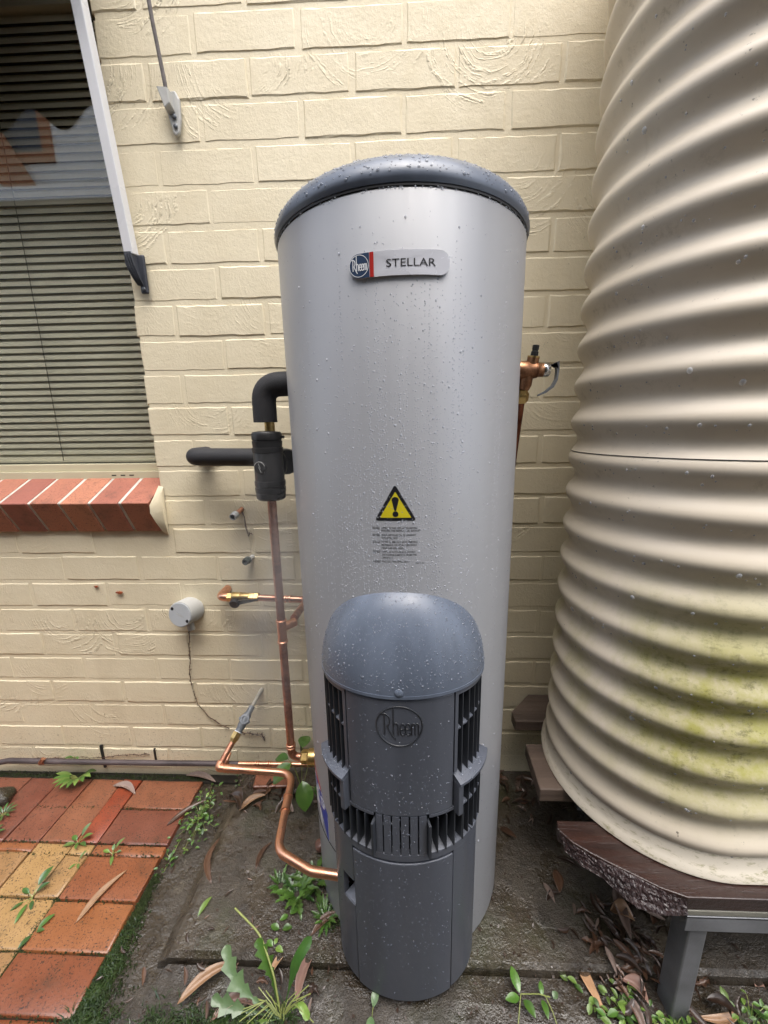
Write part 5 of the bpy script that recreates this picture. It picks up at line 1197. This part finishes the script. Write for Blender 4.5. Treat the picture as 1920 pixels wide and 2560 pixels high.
for _ in range(700): tuft(q.uniform(-1.0, -.2), q.gauss(-.018, .006), -.008, q.uniform(.003, .009), q.uniform(.6, 1.4), 2, .0009)
for _ in range(260): tuft(q.uniform(.93, 1.25), q.gauss(-.56, .012), -.012, q.uniform(.008, .024), q.uniform(.5, 1.4), 2)
for _ in range(160): tuft(q.gauss(.318, .016), q.gauss(-.395, .016), PZ - .002, q.uniform(.006, .016), q.uniform(.5, 1.4), 2)
tag(gr.build('grass', GRASS), kind='stuff')
ms = MB()
for _ in range(8200):
    r_ = q.random()
    if r_ < .35: x, y, z = q.uniform(-1.1, -.2), -.017 + q.gauss(0, .006), -.006
    elif r_ < .75:
        t = q.random(); x, y, z = -.200 + abs(q.gauss(0, .01 + .05 * t * t)), -.30 - .30 * t, -.010
    elif r_ < .88: x, y, z = -.411 + q.gauss(0, .004), q.uniform(-.6, -.36), -.007
    else: x, y, z = q.uniform(-.7, -.21), q.choice((-.129, -.233, -.2635, -.3685, -.4655, -.5635)) + q.gauss(0, .0026), -.003
    s_ = q.uniform(.001, .0032); c = Vector((x, y, z + q.random() * .003)); a = q.uniform(0, 2 * pi)
    ms.add([c + Vector((cos(a) * s_, sin(a) * s_, 0)), c + Vector((-sin(a) * s_, cos(a) * s_, 0)), c + Vector((-cos(a) * s_, -sin(a) * s_, 0)), c + Vector((0, 0, s_ * 1.3))], [(0, 1, 3), (1, 2, 3), (2, 0, 3)])
MOSS = leafmat('dark_moss', (.020, .032, .008), (.04, .055, .014), (.01, .012, .004), .6, .2).m
tag(ms.build('moss', MOSS), kind='stuff')

# things lying in front of the plinth rest on the front slab
for o in list(C.objects):
    if o.parent is None and 'label' in o and o.location.x > -.05 and o.location.y < -.482 and o.location.z < .03 and o['category'] in ('leaf', 'weed'): o.location.z += .020

# ---- flue steam drifting up beside the tank
stm = bpy.data.materials.new('steam'); stm.use_nodes = True; nn, ll = stm.node_tree.nodes, stm.node_tree.links
nn.remove(nn['Principled BSDF']); pv = nn.new('ShaderNodeVolumePrincipled'); pv.inputs['Color'].default_value = (.95, .95, .97, 1); pv.inputs['Anisotropy'].default_value = .2
tcs = nn.new('ShaderNodeTexCoord'); ln = nn.new('ShaderNodeVectorMath'); ln.operation = 'LENGTH'; ll.new(tcs.outputs['Object'], ln.inputs[0])
fo = nn.new('ShaderNodeMapRange'); fo.inputs[1].default_value = 1.0; fo.inputs[2].default_value = .15; ll.new(ln.outputs['Value'], fo.inputs[0])
ns = nn.new('ShaderNodeTexNoise'); ns.inputs['Scale'].default_value = 2.2; ns.inputs['Detail'].default_value = 2; ll.new(tcs.outputs['Object'], ns.inputs['Vector'])
nr = nn.new('ShaderNodeMapRange'); nr.inputs[1].default_value = .35; nr.inputs[2].default_value = .7; ll.new(ns.outputs['Fac'], nr.inputs[0])
m1 = nn.new('ShaderNodeMath'); m1.operation = 'MULTIPLY'; ll.new(fo.outputs[0], m1.inputs[0]); ll.new(nr.outputs[0], m1.inputs[1])
m2 = nn.new('ShaderNodeMath'); m2.operation = 'MULTIPLY'; m2.inputs[1].default_value = 7.0; ll.new(m1.outputs[0], m2.inputs[0]); ll.new(m2.outputs[0], pv.inputs['Density'])
ll.new(pv.outputs[0], nn['Material Output'].inputs['Volume'])
bm = bmesh.new(); bmesh.ops.create_icosphere(bm, subdivisions=3, radius=1); me = bpy.data.meshes.new('steam'); bm.to_mesh(me); bm.free(); me.materials.append(stm)
tag(inst('steam', me, None, (.205, -.37, .80), (0, .12, 0), (.105, .10, .36)), kind='stuff')
S.cycles.volume_step_rate = 4; S.cycles.volume_max_steps = 64
